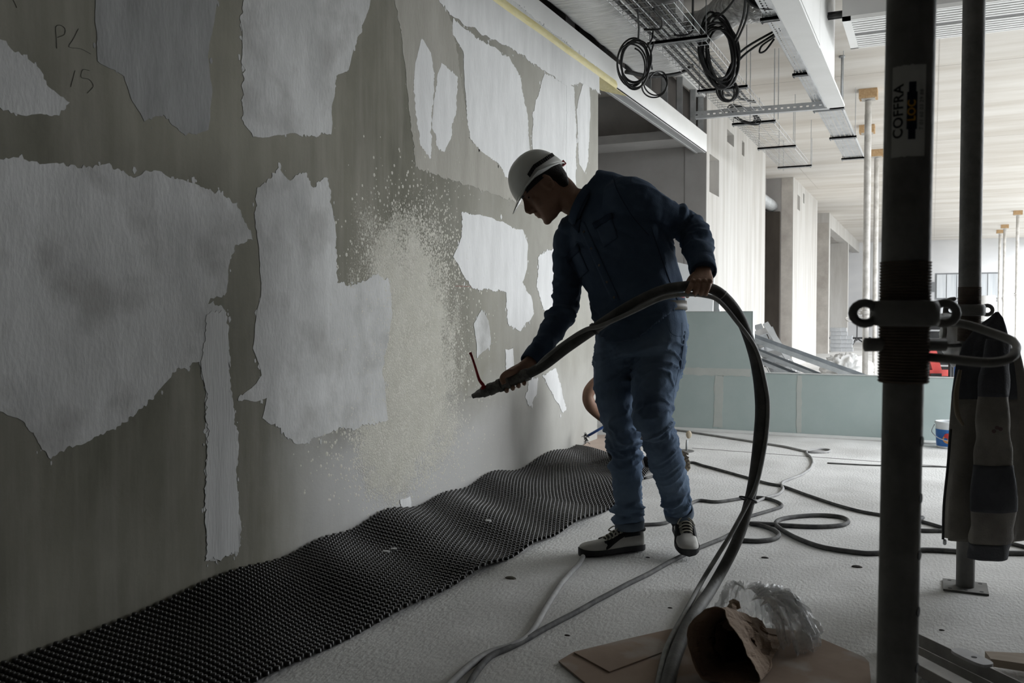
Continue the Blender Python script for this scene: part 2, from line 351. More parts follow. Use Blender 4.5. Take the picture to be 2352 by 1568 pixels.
SPRAY = onX(945, 800, WX) - Vector((WX, 0, 0))
wall_left.data.materials.append(wall_material())
PL = [mat('plaster_dimmed', (.37, .37, .36), (.56, .56, .55), rough=.8, scale=2.6, stretch=(1, 1.6, .7), bump=.25, bscale=45, detail=8, lo=.3, hi=.62, c3=(.34, .335, .32), s3=4.0),  # patch plaster greyed further, standing in for dimmer light at the left
      mat('plaster_bright', (.60, .60, .595), (.70, .70, .695), rough=.8, scale=5, stretch=(1, 2, .5), bump=.2, bscale=40, detail=8),
      mat('plaster_grey', (.20, .20, .196), (.30, .30, .295), rough=.85, scale=3, stretch=(1, 2, .6), bump=.2, bscale=40, detail=8),
      mat('plaster_taupe', (.17, .165, .145), (.23, .22, .195), rough=.85, scale=4, stretch=(1, 2, .5), bump=.2, bscale=40),
      mat('plaster_beige', (.30, .288, .25), (.38, .365, .325), rough=.85, scale=3, stretch=(1, 2, .5), bump=.2, bscale=40, detail=8),
      mat('plaster_strip', (.44, .44, .43), (.54, .54, .53), rough=.8, scale=5, stretch=(1, 3, .35), bump=.2, bscale=40, detail=8),
      mat('plaster_cream', (.50, .49, .44), (.60, .59, .55), rough=.8, scale=6, bump=.5, bscale=60, detail=6)]
def jag(px, amp=.010, seed=0.0, step=.008):
    pts = [onX(x, y, WX) for x, y in px]; out = []
    n = len(pts)
    for i in range(n):
        a, c = pts[i], pts[(i + 1) % n]; L_ = (c - a).length; k = max(1, int(L_ / step))
        t = (c - a).normalized(); nn = Vector((0, -t.z, t.y))
        for j in range(k):
            p = a.lerp(c, j / k); q = Vector((p.y * 9 + seed, p.z * 9, seed)); kk = 1 if noise.noise(q * .6) > -.05 else .2; w = amp * (fbm(q, 2) * 1.2 + .9 * noise.noise(q * 5.5) * kk + .7 * noise.noise(q * 17) * kk)
            out.append(p + nn * w)
    return out
PATCH = [
 (4, [(900,-40),(1005,-40),(1040,60),(1062,200),(1080,325),(1135,368),(1205,435),(1260,460),(1240,490),(1120,440),(1000,402),(955,385),(940,250),(925,100)]),

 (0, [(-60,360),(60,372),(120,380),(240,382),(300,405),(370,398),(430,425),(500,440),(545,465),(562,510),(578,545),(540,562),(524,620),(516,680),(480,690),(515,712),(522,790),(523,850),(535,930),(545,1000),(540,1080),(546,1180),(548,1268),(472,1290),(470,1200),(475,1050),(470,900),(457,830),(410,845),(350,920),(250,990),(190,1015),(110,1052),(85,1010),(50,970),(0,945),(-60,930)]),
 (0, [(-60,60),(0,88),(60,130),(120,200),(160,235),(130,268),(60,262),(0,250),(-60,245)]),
 (2, [(215,-40),(505,-40),(500,0),(490,60),(475,130),(485,200),(478,300),(420,310),(375,265),(330,280),(300,230),(285,175),(225,140),(222,60)]),
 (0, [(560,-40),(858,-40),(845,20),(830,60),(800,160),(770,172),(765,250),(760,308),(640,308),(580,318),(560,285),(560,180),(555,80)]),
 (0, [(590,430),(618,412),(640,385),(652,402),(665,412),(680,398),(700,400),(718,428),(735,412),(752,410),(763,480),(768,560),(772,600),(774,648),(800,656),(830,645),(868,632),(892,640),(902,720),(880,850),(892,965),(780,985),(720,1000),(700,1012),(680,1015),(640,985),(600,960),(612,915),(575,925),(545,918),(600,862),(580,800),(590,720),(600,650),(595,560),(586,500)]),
 (1, [(968,90),(990,120),(1000,170),(992,220),(988,300),(990,368),(965,330),(954,260),(950,180),(958,120)]),
 (1, [(1012,140),(1050,175),(1048,250),(1035,320),(1020,350),(1002,335),(992,280),(1000,200)]),
 (1, [(1040,45),(1100,90),(1168,130),(1195,180),(1210,260),(1215,350),(1208,428),(1160,400),(1130,362),(1110,352),(1080,320),(1070,250),(1062,120),(1038,80)]),
 (1, [(1250,165),(1318,200),(1324,300),(1322,440),(1235,420),(1222,340),(1222,260),(1234,225)]),
 (1, [(1338,190),(1352,175),(1356,260),(1350,370),(1342,398),(1330,375),(1324,250)]),
 (1, [(1060,487),(1100,495),(1130,502),(1200,530),(1212,560),(1210,620),(1200,650),(1218,680),(1226,720),(1195,760),(1165,745),(1162,672),(1085,660),(1060,622),(1040,590),(1060,545)]),
 (1, [(1237,590),(1256,572),(1290,570),(1290,690),(1252,722),(1232,660)]),
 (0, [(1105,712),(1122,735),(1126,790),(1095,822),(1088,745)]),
 (1, [(1160,802),(1178,797),(1180,842),(1162,850)]),
 (1, [(1214,872),(1236,866),(1231,905),(1218,932),(1206,912)]),
 (1, [(1245,862),(1275,845),(1302,942),(1292,948)]),
 (1, [(900,-60),(1000,-2),(1042,40),(1110,80),(1180,115),(1250,162),(1300,198),(1340,190),(1376,215),(1376,160),(1100,-60)]),
 (5, [(474,722),(519,717),(522,850),(534,930),(544,1000),(539,1080),(545,1180),(547,1266),(474,1286),(472,1200),(477,1050),(472,900),(464,830)]),
 (1, [(1300,150),(1308,160),(1312,420),(1300,430)]),
 (1, [(918,1152),(940,1140),(945,1165),(925,1178)]),
 (2, [(560,1300),(600,1200),(640,1120),(700,1060),(790,1020),(900,1000),(960,1060),(1060,1080),(1240,1000),(1260,1030),(1100,1120),(800,1230)]),
]
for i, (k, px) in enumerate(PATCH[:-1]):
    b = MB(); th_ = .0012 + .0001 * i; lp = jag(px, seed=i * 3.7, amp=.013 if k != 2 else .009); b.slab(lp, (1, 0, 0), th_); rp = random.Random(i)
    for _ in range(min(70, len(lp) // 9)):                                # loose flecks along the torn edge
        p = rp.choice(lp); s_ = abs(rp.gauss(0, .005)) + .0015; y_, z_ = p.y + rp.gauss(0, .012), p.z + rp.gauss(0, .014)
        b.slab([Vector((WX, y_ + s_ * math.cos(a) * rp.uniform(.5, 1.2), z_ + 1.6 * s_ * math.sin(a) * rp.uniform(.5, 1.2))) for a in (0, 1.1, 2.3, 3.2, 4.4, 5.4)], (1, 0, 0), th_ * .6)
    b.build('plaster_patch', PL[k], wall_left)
# fine splashes thrown by the sprayer
b = MB(); rnd = random.Random(5)
def splat(y, z, r):
    n = 5; h = r * .28; vs = [Vector((WX, y + r * math.cos(2 * math.pi * k / n + y * 50), z + r * math.sin(2 * math.pi * k / n + y * 50))) for k in range(n)] + [Vector((WX + h + .001, y, z))]
    b.add(vs, [(k, (k + 1) % n, n) for k in range(n)])
for _ in range(9000):
    q = rnd.random()
    if q < .55: x, y = rnd.gauss(940, 70), rnd.gauss(760, 150)
    elif q < .85: x, y = rnd.gauss(930, 75), rnd.gauss(1030, 70)
    else: x, y = rnd.gauss(985, 45), rnd.gauss(590, 60)
    p = onX(x, y, WX)
    if p.y > 6.8 or p.z < .05: continue
    splat(p.y, p.z, abs(rnd.gauss(.0035, .002)) + .0015)
o = b.build('plaster_splash', mat('splash_cream', (.50, .485, .42), (.57, .55, .49), rough=.85, scale=9), wall_left, smooth=True); o['kind'] = 'stuff'
# pencilled letters and a red line
def stroke(pts, m, r=.0008, name='pencil_mark'):
    q = [onX(x, y, WX) + Vector((.0012, 0, 0)) for x, y in pts]; bb = MB(); bb.tube(spline(q, 3), r, 4); bb.build(name, m, wall_left)
pm = mat('pencil', (.09, .09, .08), rough=.9)
stroke([(130, 112), (129, 85), (128, 62), (138, 58), (149, 66), (147, 80), (132, 86)], pm)
stroke([(180, 66), (168, 90), (158, 108), (185, 112), (208, 124)], pm)
stroke([(172, 162), (166, 185), (162, 200)], pm)
stroke([(205, 162), (190, 160), (186, 178), (204, 182), (214, 198), (200, 214)], pm)
stroke([(30, 0), (35, 10), (38, 18)], pm)
stroke([(1045, 657), (1062, 657), (1082, 658)], mat('red_chalk', (.35, .06, .06)), name='chalk_line')
# ================================================================== services under the ceiling
# flat insulated duct in foil
b = MB(); rings = []; NR = 110
for i in range(NR + 1):
    y = .6 + (8.15 - .6) * i / NR; ring = []
    for k in range(36):
        t = 2 * math.pi * k / 36; ct, st = math.cos(t), math.sin(t)
        x = -2.215 + .235 * math.copysign(abs(ct) ** .35, ct); z = 3.335 + .185 * math.copysign(abs(st) ** .4, st)
        q = Vector((x * 5, y * 5, z * 5)); w = .010 * fbm(q, 2) + .006 * noise.noise(Vector((x * 4, y * 34, z * 4)))
        sq = 1 - .22 * max(0, (y - 7.7) / .45) ** 2
        ring.append(Vector((-2.215 + (x + 2.215) * sq + ct * w, y, 3.335 + (z - 3.335) * sq + st * w)))
    rings.append(ring)
b.rings(rings); duct = tag(b.build('insulated_duct', M['foil'], smooth=True), 'flat foil-wrapped air duct running along the top of the plastered wall', 'duct')
wool = mat('glass_wool', (.62, .62, .60), (.74, .74, .72), rough=.95, scale=40, bump=.8, bscale=60)
b = MB(); pts = [Vector((-1.962 + .010 * noise.noise(Vector((i * .9, 0, 0))), .8 + 7.2 * i / 120, 3.19 + .010 * noise.noise(Vector((i * .8, 4, 0))))) for i in range(121)]
b.tube(pts, [.016 + .010 * abs(noise.noise(Vector((i * 1.7, 9, 1)))) for i in range(121)], 7); b.build('torn_insulation_edge', wool, duct, smooth=True)
# metal studs in the clerestory above the bulkhead
for i, y in enumerate((7.2, 7.9, 8.5, 9.1, 9.7, 10.3, 10.68)):
    b = MB(); b.box((WX - .10, y, 3.145), (WX - .095, y + .05, CEIL - .06)); b.box((WX - .10, y, 3.145), (WX - .03, y + .004, CEIL - .06))
    b.build('clerestory_stud', M['galv_dull'], trim)
b = MB(); b.box((WX - .11, 6.5, CEIL - .07), (WX - .02, 10.74, CEIL)); b.build('clerestory_track', mat('track_white', (.6, .6, .59), rough=.6), trim)
b = MB(); b.box((WX - .24, 7.0, 3.145), (WX - .2, 10.7, CEIL)); b.build('clerestory_dark_sheet', M['dark_room'], trim)  # dark sheet in place of the unlit room between the studs
# ---- wire basket tray
TX0, TX1, TZ = -1.93, -1.55, 3.05
tray = thing('wire_cable_tray', 'wire basket cable tray hanging beside the foil duct', 'cable tray', ((TX0 + TX1) / 2, 7.7, TZ))
Y0, Y1 = 2.2, 12.95
wirem = mat('wire_zinc', (.50, .51, .52), (.62, .63, .64), rough=.35, metal=.8, scale=9)
for k in range(8):
    if k < 6: x, z = TX0 + (TX1 - TX0) * k / 5, TZ
    else: x, z = (TX0, TX1)[k - 6], TZ + .055
    b = MB(); b.tube([(x, Y0, z), (x, Y1, z)], .0030, 6); b.build('long_wire', wirem, tray, smooth=True)
b = MB(); b.tube([(TX0, 7.7, TZ + .06), (TX0, 7.7, TZ - .004), (TX1, 7.7, TZ - .004), (TX1, 7.7, TZ + .06)], .0024, 5)
xw = b.build('cross_wire', wirem, tray, smooth=True)
for i in range(int((Y1 - Y0) / .1)):
    y = Y0 + .05 + i * .1
    c = xw if i == 0 else xw.copy()
    if i: COL.objects.link(c)
    c.location = (0, y - 7.7, 0)
def hanger(parent, x0, x1, y, z, w=.042):
    b = MB(); b.box((x0, y - w / 2, z - .024), (x1, y + w / 2, z - .004)); b.box((x0, y - w / 2, z - .03), (x1, y - w / 2 + .004, z - .004)); b.box((x0, y + w / 2 - .004, z - .03), (x1, y + w / 2, z - .004)); b.build('hanger_bar', M['galv_dull'], parent)
    for x in (x0 + .015, x1 - .015):
        b = MB(); b.tube([(x, y, z - .045), (x, y, CEIL)], .0042, 6); b.lathe((x, y, z - .04), [(.009, 0), (.009, .01)], 6); b.build('threaded_rod', M['galv_dull'], parent)
for y in (3.5, 5.05, 6.62, 8.2, 9.77, 11.32, 12.9): hanger(tray, TX0 - .02, TX1 + .05, y, TZ)
for i in range(6):
    b = MB(); x = TX0 + .04 + i * .052; e = 8.3 + .12 * i
    pts = [(x + .012 * noise.noise(Vector((i, y * .8, 0))), y, TZ + .017 + .008 * (i % 2)) for y in [2.3 + (e - 2.3) * k / 24 for k in range(25)]]
    pts += [(x + .05, e + .12, TZ + .03), (x + .02, e + .2, TZ + .06)]
    b.tube(spline(pts, 2), .0115, 7); tag(b.build('tray_cable', M['black_rubber'], smooth=True), 'black power cable lying in the wire basket tray', 'cable', 'black cables lying in the wire basket tray')
# ---- perforated sheet tray
PX0, PX1, PZ = -1.09, -.85, 3.10
tray2 = thing('perforated_cable_tray', 'galvanised perforated cable tray beside the white boxed casing', 'cable tray', ((PX0 + PX1) / 2, 8.0, PZ))
def perforated(x0, x1, rows, y0, y1, pitch, slot, z, vert=None):
    """sheet with slots: rows = list of (xa, xb) slot spans across"""
    b = MB(); xs = [x0];
    for (a, c) in rows: xs += [a, c]
    xs.append(x1); n = int((y1 - y0) / pitch)
    for i in range(n):
        for (ya, yb, hole) in ((y0 + i * pitch, y0 + i * pitch + slot, True), (y0 + i * pitch + slot, y0 + (i + 1) * pitch, False)):
            for j in range(len(xs) - 1):
                if hole and j % 2 == 1: continue
                q = [(xs[j], ya, z), (xs[j + 1], ya, z), (xs[j + 1], yb, z), (xs[j], yb, z)]
                b.add(q, [(0, 3, 2, 1)])
    return b
b = perforated(PX0, PX1, [(PX0 + .02, PX0 + .032), (PX0 + .05, PX0 + .056), (PX0 + .09, PX0 + .10), (PX0 + .14, PX0 + .15), (PX0 + .185, PX0 + .191), (PX0 + .21, PX0 + .222)], 2.6, 12.95, .05, .03, PZ); b.build('tray_bed', M['galv'], tray2)
for x in (PX0, PX1):
    b = MB(); b.box((x - .001, 2.6, PZ), (x + .001, 12.95, PZ + .05)); b.build('tray_side', M['galv'], tray2)
for px, py in ((1762, 40), (1838, 167), (1896, 248), (1935, 313), (1963, 361)): hanger(tray2, PX0 - .03, PX1 + .03, onZ(px, py, PZ).y, PZ)
b = MB(); b.tube([((PX0 + PX1) / 2 - .05, 3, PZ + .02), ((PX0 + PX1) / 2 - .05, 8.5, PZ + .02)], .013, 8); tag(b.build('tray_cable', M['black_rubber'], smooth=True), 'black power cable lying in the perforated sheet tray', 'cable')
# ---- white boxed casing
cas = thing('boxed_casing', 'long white boxed casing dropping from the ceiling', 'casing', (-.84, 5.5, 2.95))
ym_ = onZ(1873, 110, 2.95).y
for (ya, yb, dz) in ((1.5, ym_ - .003, -.012), (ym_ + .003, 9.0, 0)):
    b = MB(); b.box((-.915, ya, 2.95 + dz), (-.76, yb, 2.972 + dz)); b.build('bottom_board', M['paint_white'], cas)
for (ya, yb) in ((1.5, ym_ - .003), (ym_ + .003, 8.0)):
    b = MB(); b.box((-.78, ya, 2.972), (-.76, yb, CEIL)); b.build('side_board', M['paint_white'], cas)
b = MB(); b.box((-.925, 1.5, 2.94), (-.913, 8.9, 2.99)); b.build('edge_rail', M['galv'], cas)
# ---- ceiling air unit with slotted grille
AZ = 3.20; ya, yb = onZ(1935, 48, AZ).y, onZ(1962, 112, AZ).y; xa = onZ(1960, 112, AZ).x - .02; xb = 2.38
unit = thing('ceiling_air_unit', 'white ceiling air unit with a long slotted grille', 'air unit', ((xa + xb) / 2, (ya + yb) / 2, AZ))
b = MB(); b.box((xa, ya, AZ + .03), (xb, yb, AZ + .30)); b.build('housing', mat('unit_shaded', (.50, .50, .495), rough=.6), unit)  # grey puts the near face's shade into the white unit's colour
dk = mat('opening_shade', (.05, .05, .05), rough=.8)  # dark fill standing in for shade in grille slots and prop holes
b = MB(); b.box((xa + .055, ya + .02, AZ + .012), (xb - .02, yb - .02, AZ + .03)); b.build('grille_back', dk, unit)
b = MB(); b.box((xa, ya, AZ), (xa + .06, yb, AZ + .03)); b.box((xa, ya, AZ), (xb, ya + .02, AZ + .03)); b.box((xa, yb - .02, AZ), (xb, yb, AZ + .03)); b.build('grille_frame', M['paint_white'], unit)
ns = 13; p_ = (yb - ya - .04) / ns
for i in range(ns):
    y = ya + .02 + p_ * (i + .5)
    b = MB()
    if i == 6: b.box((xa + .06, y - p_ * .5, AZ + .004), (xb, y + p_ * .5, AZ + .012)); b.build('grille_band', mat('grille_band', (.20, .20, .20), rough=.7), unit); continue
    b.box((xa + .06, y - p_ * .29, AZ), (xb, y + p_ * .29, AZ + .010)); b.build('grille_slat', M['paint_white'], unit)
for k in range(4):
    b = MB(); z = 3.30 + .028 * (k % 2); y = ya + .18 + .022 * k
    b.tube([(-.755, y, z), (xa + .02, y, z)], .013, 8); tag(b.build('insulated_pipe', M['black_rubber'], smooth=True), 'black insulated pipe between the white casing and the air unit', 'pipe', 'black pipes into the air unit')
for s_ in (0, 1):
    p = onZ(1934, 128, CEIL) if s_ == 0 else onZ(2014, 155, CEIL)
    if s_ == 0:
        b = MB(); e = onX(1932, 232, p.x); b.tube([p, (p.x, p.y, p.z - .42)], .010, 8); b.lathe((p.x, p.y, p.z - .02), [(.03, 0), (.03, .02)], 8)
        tag(b.build('hanger_tube', M['galv_dull'], smooth=True), 'grey metal hanger tube on the ceiling behind the white casing', 'hanger tube')
# ---- slotted channel crossing between bulkhead and tray
A, B = onZ(1597, 272, 3.02), onZ(1905, 248, 3.02); d = (B - A); Lc = d.length; t = d.normalized(); nrm = Vector((0, 0, 1)); side = t.cross(nrm).normalized()
ch = thing('slotted_channel', 'galvanised slotted channel bridging the two cable trays', 'channel', (A + B) / 2)
b = MB(); n = int(Lc / .06)
def pt(s, h, k): return A + t * s + nrm * h + side * k
for i in range(n):
    for (s0, s1, hole) in ((i * .06, i * .06 + .024, True), (i * .06 + .024, i * .06 + .06, False)):
        for (h0, h1, mid) in ((0, .028, 0), (.028, .042, 1), (.042, .07, 0)):
            if hole and mid: continue
            b.add([pt(s0, h0, 0), pt(s1, h0, 0), pt(s1, h1, 0), pt(s0, h1, 0)], [(0, 1, 2, 3)])
b.build('channel_web', M['galv_dull'], ch)
b = MB(); b.obox(pt(Lc / 2, 0, -.03), t, side, nrm, Lc / 2, .03, .001); b.build('channel_flange', M['galv'], ch)
b = MB(); b.obox(pt(Lc / 2, .07, -.03), t, side, nrm, Lc / 2, .03, .001); b.build('channel_flange', M['galv'], ch)
for f in (.42, .60, .63):
    b = MB(); q = pt(Lc * f, 0, -.02); b.tube([q - nrm * .07, (q.x, q.y, CEIL)], .0045, 6); b.build('threaded_rod', M['galv_dull'], ch)
# lone threaded rods left hanging from the slab
for (x, y0, y1, lb) in ((1865, 317, 382, 'lone threaded rod hanging from the slab past the end of the channel'), (1823, 255, 340, 'thin threaded rod hanging between the two trays'), (1800, 322, 392, 'thin threaded rod hanging above the far end of the wire tray')):
    p = onZ(x, y0, CEIL); Lr = (y1 - y0) / 2080 * (p - _C).dot(-CZ)
    b = MB(); b.tube([p, p - Vector((0, 0, Lr))], .005, 6); tag(b.build('threaded_rod', M['galv_dull']), lb, 'threaded rod')
# flexible foil duct and its take-off
A, B = onZ(1545, 72, 3.42), onZ(1752, 8, 3.42)
b = MB(); pts = spline([A - (B - A) * .08, A, A.lerp(B, .35) + Vector((0, .06, -.02)), A.lerp(B, .7) + Vector((0, -.03, .02)), B, B + (B - A) * .2], 14)
b.tube(pts, [.135 + .012 * noise.noise(Vector((i * .45, 0, 0))) + (.004 if i % 2 else 0) for i in range(len(pts))], 18)
flexd = thing('flexible_duct', 'crumpled foil flexible duct crossing above the wire basket tray', 'duct', A.lerp(B, .5)); b.build('duct_tube', M['foil'], flexd, smooth=True)
b = MB(); c = onZ(1535, 40, 3.34); b.box((c.x - .10, c.y - .12, 3.24), (c.x + .09, c.y + .12, CEIL - .02)); b.build('take_off_box', M['paint_white'], flexd)
p = P(1530, -14, 5.6)
hung = thing('junction_dome', 'black round device hanging at the top edge above the wire tray', 'device', p)
b = MB(); b.lathe(p - Vector((0, 0, .03)), [(.02, -.02), (.085, 0), (.10, .03), (.10, .07), (.06, .10)], 20); b.build('dome', M['black_rubber'], hung, smooth=True)
b = MB(); b.tube([p + Vector((0, 0, .06)), (p.x, p.y, CEIL)], .012, 8); b.build('drop_rod', M['galv_dull'], hung)
# ---- coiled cables
def coil(cx, cy, rx, ry, d, turns, r, label, seed, tails=(), tilt=0.0, yaw=0.0):
    rnd = random.Random(seed); pts = []; n = 22
    for i in range(int(turns * n)):
        a = 2 * math.pi * i / n + math.pi / 2; k = i / (turns * n); tn = i // n; rj = random.Random(seed * 1009 + tn * 77)
        jx, jy, sx, sy = rj.uniform(-.26, .26), rj.uniform(-.2, .12), rj.uniform(.58, 1.02), rj.uniform(.7, 1.06)
        rn = random.Random(seed * 1009 + (tn + 1) * 77); u = (i % n) / n
        jx = jx * (1 - u) + rn.uniform(-.26, .26) * u; jy = jy * (1 - u) + rn.uniform(-.2, .12) * u; sx = sx * (1 - u) + rn.uniform(.58, 1.02) * u; sy = sy * (1 - u) + rn.uniform(.7, 1.06) * u
        ex, ey = math.cos(a) * sx + jx, math.sin(a) * sy + jy; ct, st = math.cos(tilt), math.sin(tilt)
        x, y = ex * rx * ct - ey * ry * st, ex * rx * st + ey * ry * ct
        pts.append(P(cx + x, cy - y, d + .035 * math.sin(k * 29 + seed) + yaw * x / 100))
    root = thing('cable_coil', label, 'cable coil', pts[0]); b = MB(); b.tube(spline(pts, 2), r, 6); b.build('cable_loops', M['black_rubber'], root, smooth=True)
    for tl in tails:
        b = MB(); b.tube(spline([P(*q) for q in tl], 6), r, 6); b.build('cable_end', M['black_rubber'], root, smooth=True)
    return root
coil(1457, 143, 42, 56, 6.3, 6, .0065, 'small black cable coil hanging from the wire tray in front of the foil duct', 1, [[(1466, 95, 6.3), (1467, 60, 6.2), (1463, 0, 6.0), (1460, -30, 5.9)], [(1485, 110, 6.3), (1497, 90, 6.35), (1500, 70, 6.4)]])
coil(1503, 192, 31, 34, 6.5, 2.3, .006, 'loose two-turn black cable loop beneath the small coil', 2, [[(1498, 160, 6.5), (1494, 130, 6.5), (1500, 105, 6.6), (1502, 97, (onZ(1502, 97, TZ - .015) - _C).dot(-CZ))]], tilt=-.3)
coil(1655, 120, 46, 84, 6.9, 10, .0095, 'large black cable coil hanging in the middle of the ceiling', 3,
     [[(1640, 45, 6.9), (1670, 20, 6.7), (1700, -20, 6.4)], [(1660, 190, 6.9), (1700, 120, 7.0), (1795, 62, 7.2)], [(1665, 195, 6.9), (1705, 130, 7.0), (1795, 68, 7.2)], [(1690, 100, 6.9), (1715, 40, 6.7), (1722, -20, 6.5)], [(1684, 100, 6.9), (1707, 40, 6.7), (1714, -20, 6.5)]], tilt=.12)
coil(1765, -8, 48, 30, 6.2, 5, .010, 'thick black cable loop sagging over the perforated tray', 4)
coil(1672, 208, 25, 28, 8.0, 6, .007, 'small black cable coil resting on the wire tray by the second hanger', 5)
coil(1708, 262, 40, 16, 9.5, 6, .007, 'flat black cable coil lying in the wire tray by the third hanger', 6, tilt=-.45)
for pts, lb in (([(1500, 20, 6.0), (1520, 45, 6.1), (1515, 66, 6.2), (1480, 68, 6.3)], 'black cable drooping through the mesh of the wire tray'), ([(1592, -20, 6.4), (1591, 40, 6.5), (1590, 72, 6.5), (1568, 82, 6.5), (1548, 80, 6.5)], 'black cable dropping beside the first tray hanger'),
                ([(1783, 80, (onZ(1783, 80, PZ + .01) - _C).dot(-CZ)), (1774, 88, 7.2), (1750, 105, 7.2), (1745, 120, 7.2), (1758, 116, 7.2), (1778, 90, 7.2)], 'thin black wire loop under the perforated tray'), ([(1436, 165, 7.4), (1500, 175, 7.5), (1560, 168, 7.6), (1590, 150, 7.7)], 'black cable bundle crossing below the end of the foil duct')):
    b = MB(); b.tube(spline([P(*q) for q in pts], 8), .008 if 'bundle' not in lb else .016, 6); tag(b.build('hanging_cable', M['black_rubber'], smooth=True), lb, 'cable')
# ================================================================== steel props
PROP_LBL = {}
def make_prop(name, label, x, y, collar, Ro=.038, Ri=.0318, mo='steel_dark', mi='steel_dark', block=True, hook=None, holes=True, group=None, lean=(0, 0), plate=True, ears_ang=0.0, detail=True):
    r = thing(name, label, 'steel prop', (x, y, 0), group); n = 28 if detail else 14
    top = CEIL - (.115 if block else .012)
    ax = Vector((lean[0], lean[1], 1))
    def at(h): return Vector((x, y, 0)) + ax * h
    def lb(prof_c, prof): b = MB(); b.lathe(at(prof_c), prof, n, ax); return b
    if plate:
        b = MB(); s = .075
        for lo_, hi_ in (((-s, -s, 0), (s, s, .008)),): b.box((x + lo_[0], y + lo_[1], 0), (x + hi_[0], y + hi_[1], .008))
        o = b.build('base_plate', M[mi], r)
        if detail:
            for (i, j) in ((-1, -1), (1, -1), (-1, 1), (1, 1), (0, -1), (0, 1)):
                b = MB(); b.lathe((x + i * .052, y + j * .055, .0081), [(.007, 0), (.007, .0006)], 10); b.build('plate_hole', dk, o)  # dark disc laid on the plate for the hole's shade
    lb(.008, [(Ri, 0), (Ri, collar - .02)]).build('inner_tube', M[mi], r, angle=40)
    lb(collar + .04, [(Ro, 0), (Ro, top - collar - .05)]).build('outer_tube', M[mo], r, angle=40)
    # threaded sleeve
    prof = []; h0 = collar - .115; nt = 40 if detail else 10
    for i in range(nt): h = .20 * i / nt; prof += [(Ro * .985, h), (Ro * 1.05, h + .0025), (Ro * 1.05, h + .0045), (Ro * .985, h + .005 if detail else h + .01)]
    lb(h0, prof).build('threaded_sleeve', M['rust'] if mo == 'steel_dark' else M[mo], r, angle=50)
    # collar nut with two ears
    rn = Ro * 1.42; o = lb(collar - .022, [(Ro * 1.02, 0), (rn * .95, .002), (rn, .008), (rn, .034), (rn * .93, .042), (Ro * 1.02, .043)]).build('collar_nut', M[mo], r, angle=45)
    u = Vector((math.cos(ears_ang), math.sin(ears_ang), 0)); w = Vector((-u.y, u.x, 0))
    for s_ in (-1, 1):
        c = at(collar) + u * s_ * (rn + .012); b = MB(); ring = [c + u * (.020 * math.cos(t)) + Vector((0, 0, 1)) * (.017 * math.sin(t)) for t in [2 * math.pi * k / 16 for k in range(16)]]
        b.tube(ring, .0075, 8, closed=True); b.build('nut_ear', M[mo], o, smooth=True)
    b = MB(); c = at(collar - .052); b.tube([c - u * (Ro + .028), c - u * (Ro + .026), c + u * (Ro + .03)], [.006, .012, .011], 10); pin = b.build('locking_pin', M[mo], r, smooth=True)
    if hook:
        b = MB(); b.tube(spline(hook, 8), .0075 if detail else .007, 8); b.build('pin_handle', M[mo], pin, smooth=True)
    b = MB(); b.box((at(top).x - .075, at(top).y - .075, top), (at(top).x + .075, at(top).y + .075, top + .010)); b.build('top_plate', M[mo], r)
    if holes:
        vw = (_C - at(.5)); vw.z = 0; vw.normalize(); sd = Vector((-vw.y, vw.x, 0)); a_ = math.radians(74); dirn = vw * math.cos(a_) + sd * math.sin(a_)
        h = .06
        while h < collar - .15:
            b = MB(); b.lathe(at(h) + dirn * (Ri - .001), [(.0085, 0), (.0085, .0016)], 12, dirn); b.build('pin_hole', dk, r); h += .094  # dark disc on the tube in place of a shaded hole
    return r
def block(x, y, label, sx=.10, sy=.10, h=.105):
    b = MB(); b.box((x - sx, y - sy, CEIL - h), (x + sx, y - .002, CEIL - .0005)); b.box((x - sx, y + .002, CEIL - h + .004), (x + sx, y + sy, CEIL - .0005))
    tag(b.build('timber_block', M['timber']), label, 'timber block')
# near prop with the hire firm's sticker
c1 = P(2066, 722, 1.5); p1x, p1y = c1.x, c1.y
hk = [P(2105, 818, 1.50), P(2180, 824, 1.46), P(2260, 832, 1.43), P(2312, 826, 1.44), P(2334, 806, 1.47), P(2326, 783, 1.52), P(2280, 765, 1.57), P(2230, 748, 1.61), P(2185, 738, 1.64), P(2175, 728, 1.62), P(2130, 735, 1.56)]
pr1 = make_prop('steel_prop', 'dark steel prop closest to the camera, with a white sticker', p1x, p1y, 1.022, hook=hk, ears_ang=math.radians(YAW), block=False, lean=(.0075, .003))
# sticker: printed label wrapped round the tube
def on_tube(u, h, rad):   # u: metres round the tube, seen left to right from the camera
    ax = Vector((p1x, p1y, 0)) + Vector((.0075, .003, 1)) * h; v = (_C - ax); v.z = 0; v.normalize(); s = Vector((-v.y, v.x, 0)); a = u / .038
    return ax + (v * math.cos(a) + s * math.sin(a)) * rad
hc = P(2066, 268, 1.5).z
def wrap_grid(name, m, u0, u1, h0, h1, rad, parent, nu=12, nh=6, rag=0.0):
    b = MB(); b.rings([[on_tube(u0 + (u1 - u0) * i / nu, h0 + (h1 - h0) * j / nh + (rag * noise.noise(Vector((i * .9, j, 3))) if j in (0, nh) else 0), rad) for i in range(nu + 1)] for j in range(nh + 1)], caps=False, loop=False); return b.build(name, m, parent, smooth=True)
st = wrap_grid('sticker', mat('sticker_paper', (.55, .55, .53), (.62, .62, .60), rough=.6, scale=20), -.027, .026, hc - .073, hc + .073, .0384, pr1, rag=.002)
ink = mat('ink_black', (.012, .012, .014), rough=.5); navy = mat('ink_navy', (.012, .015, .03), rough=.5); orange = mat('ink_orange', (.62, .33, .04), rough=.5)
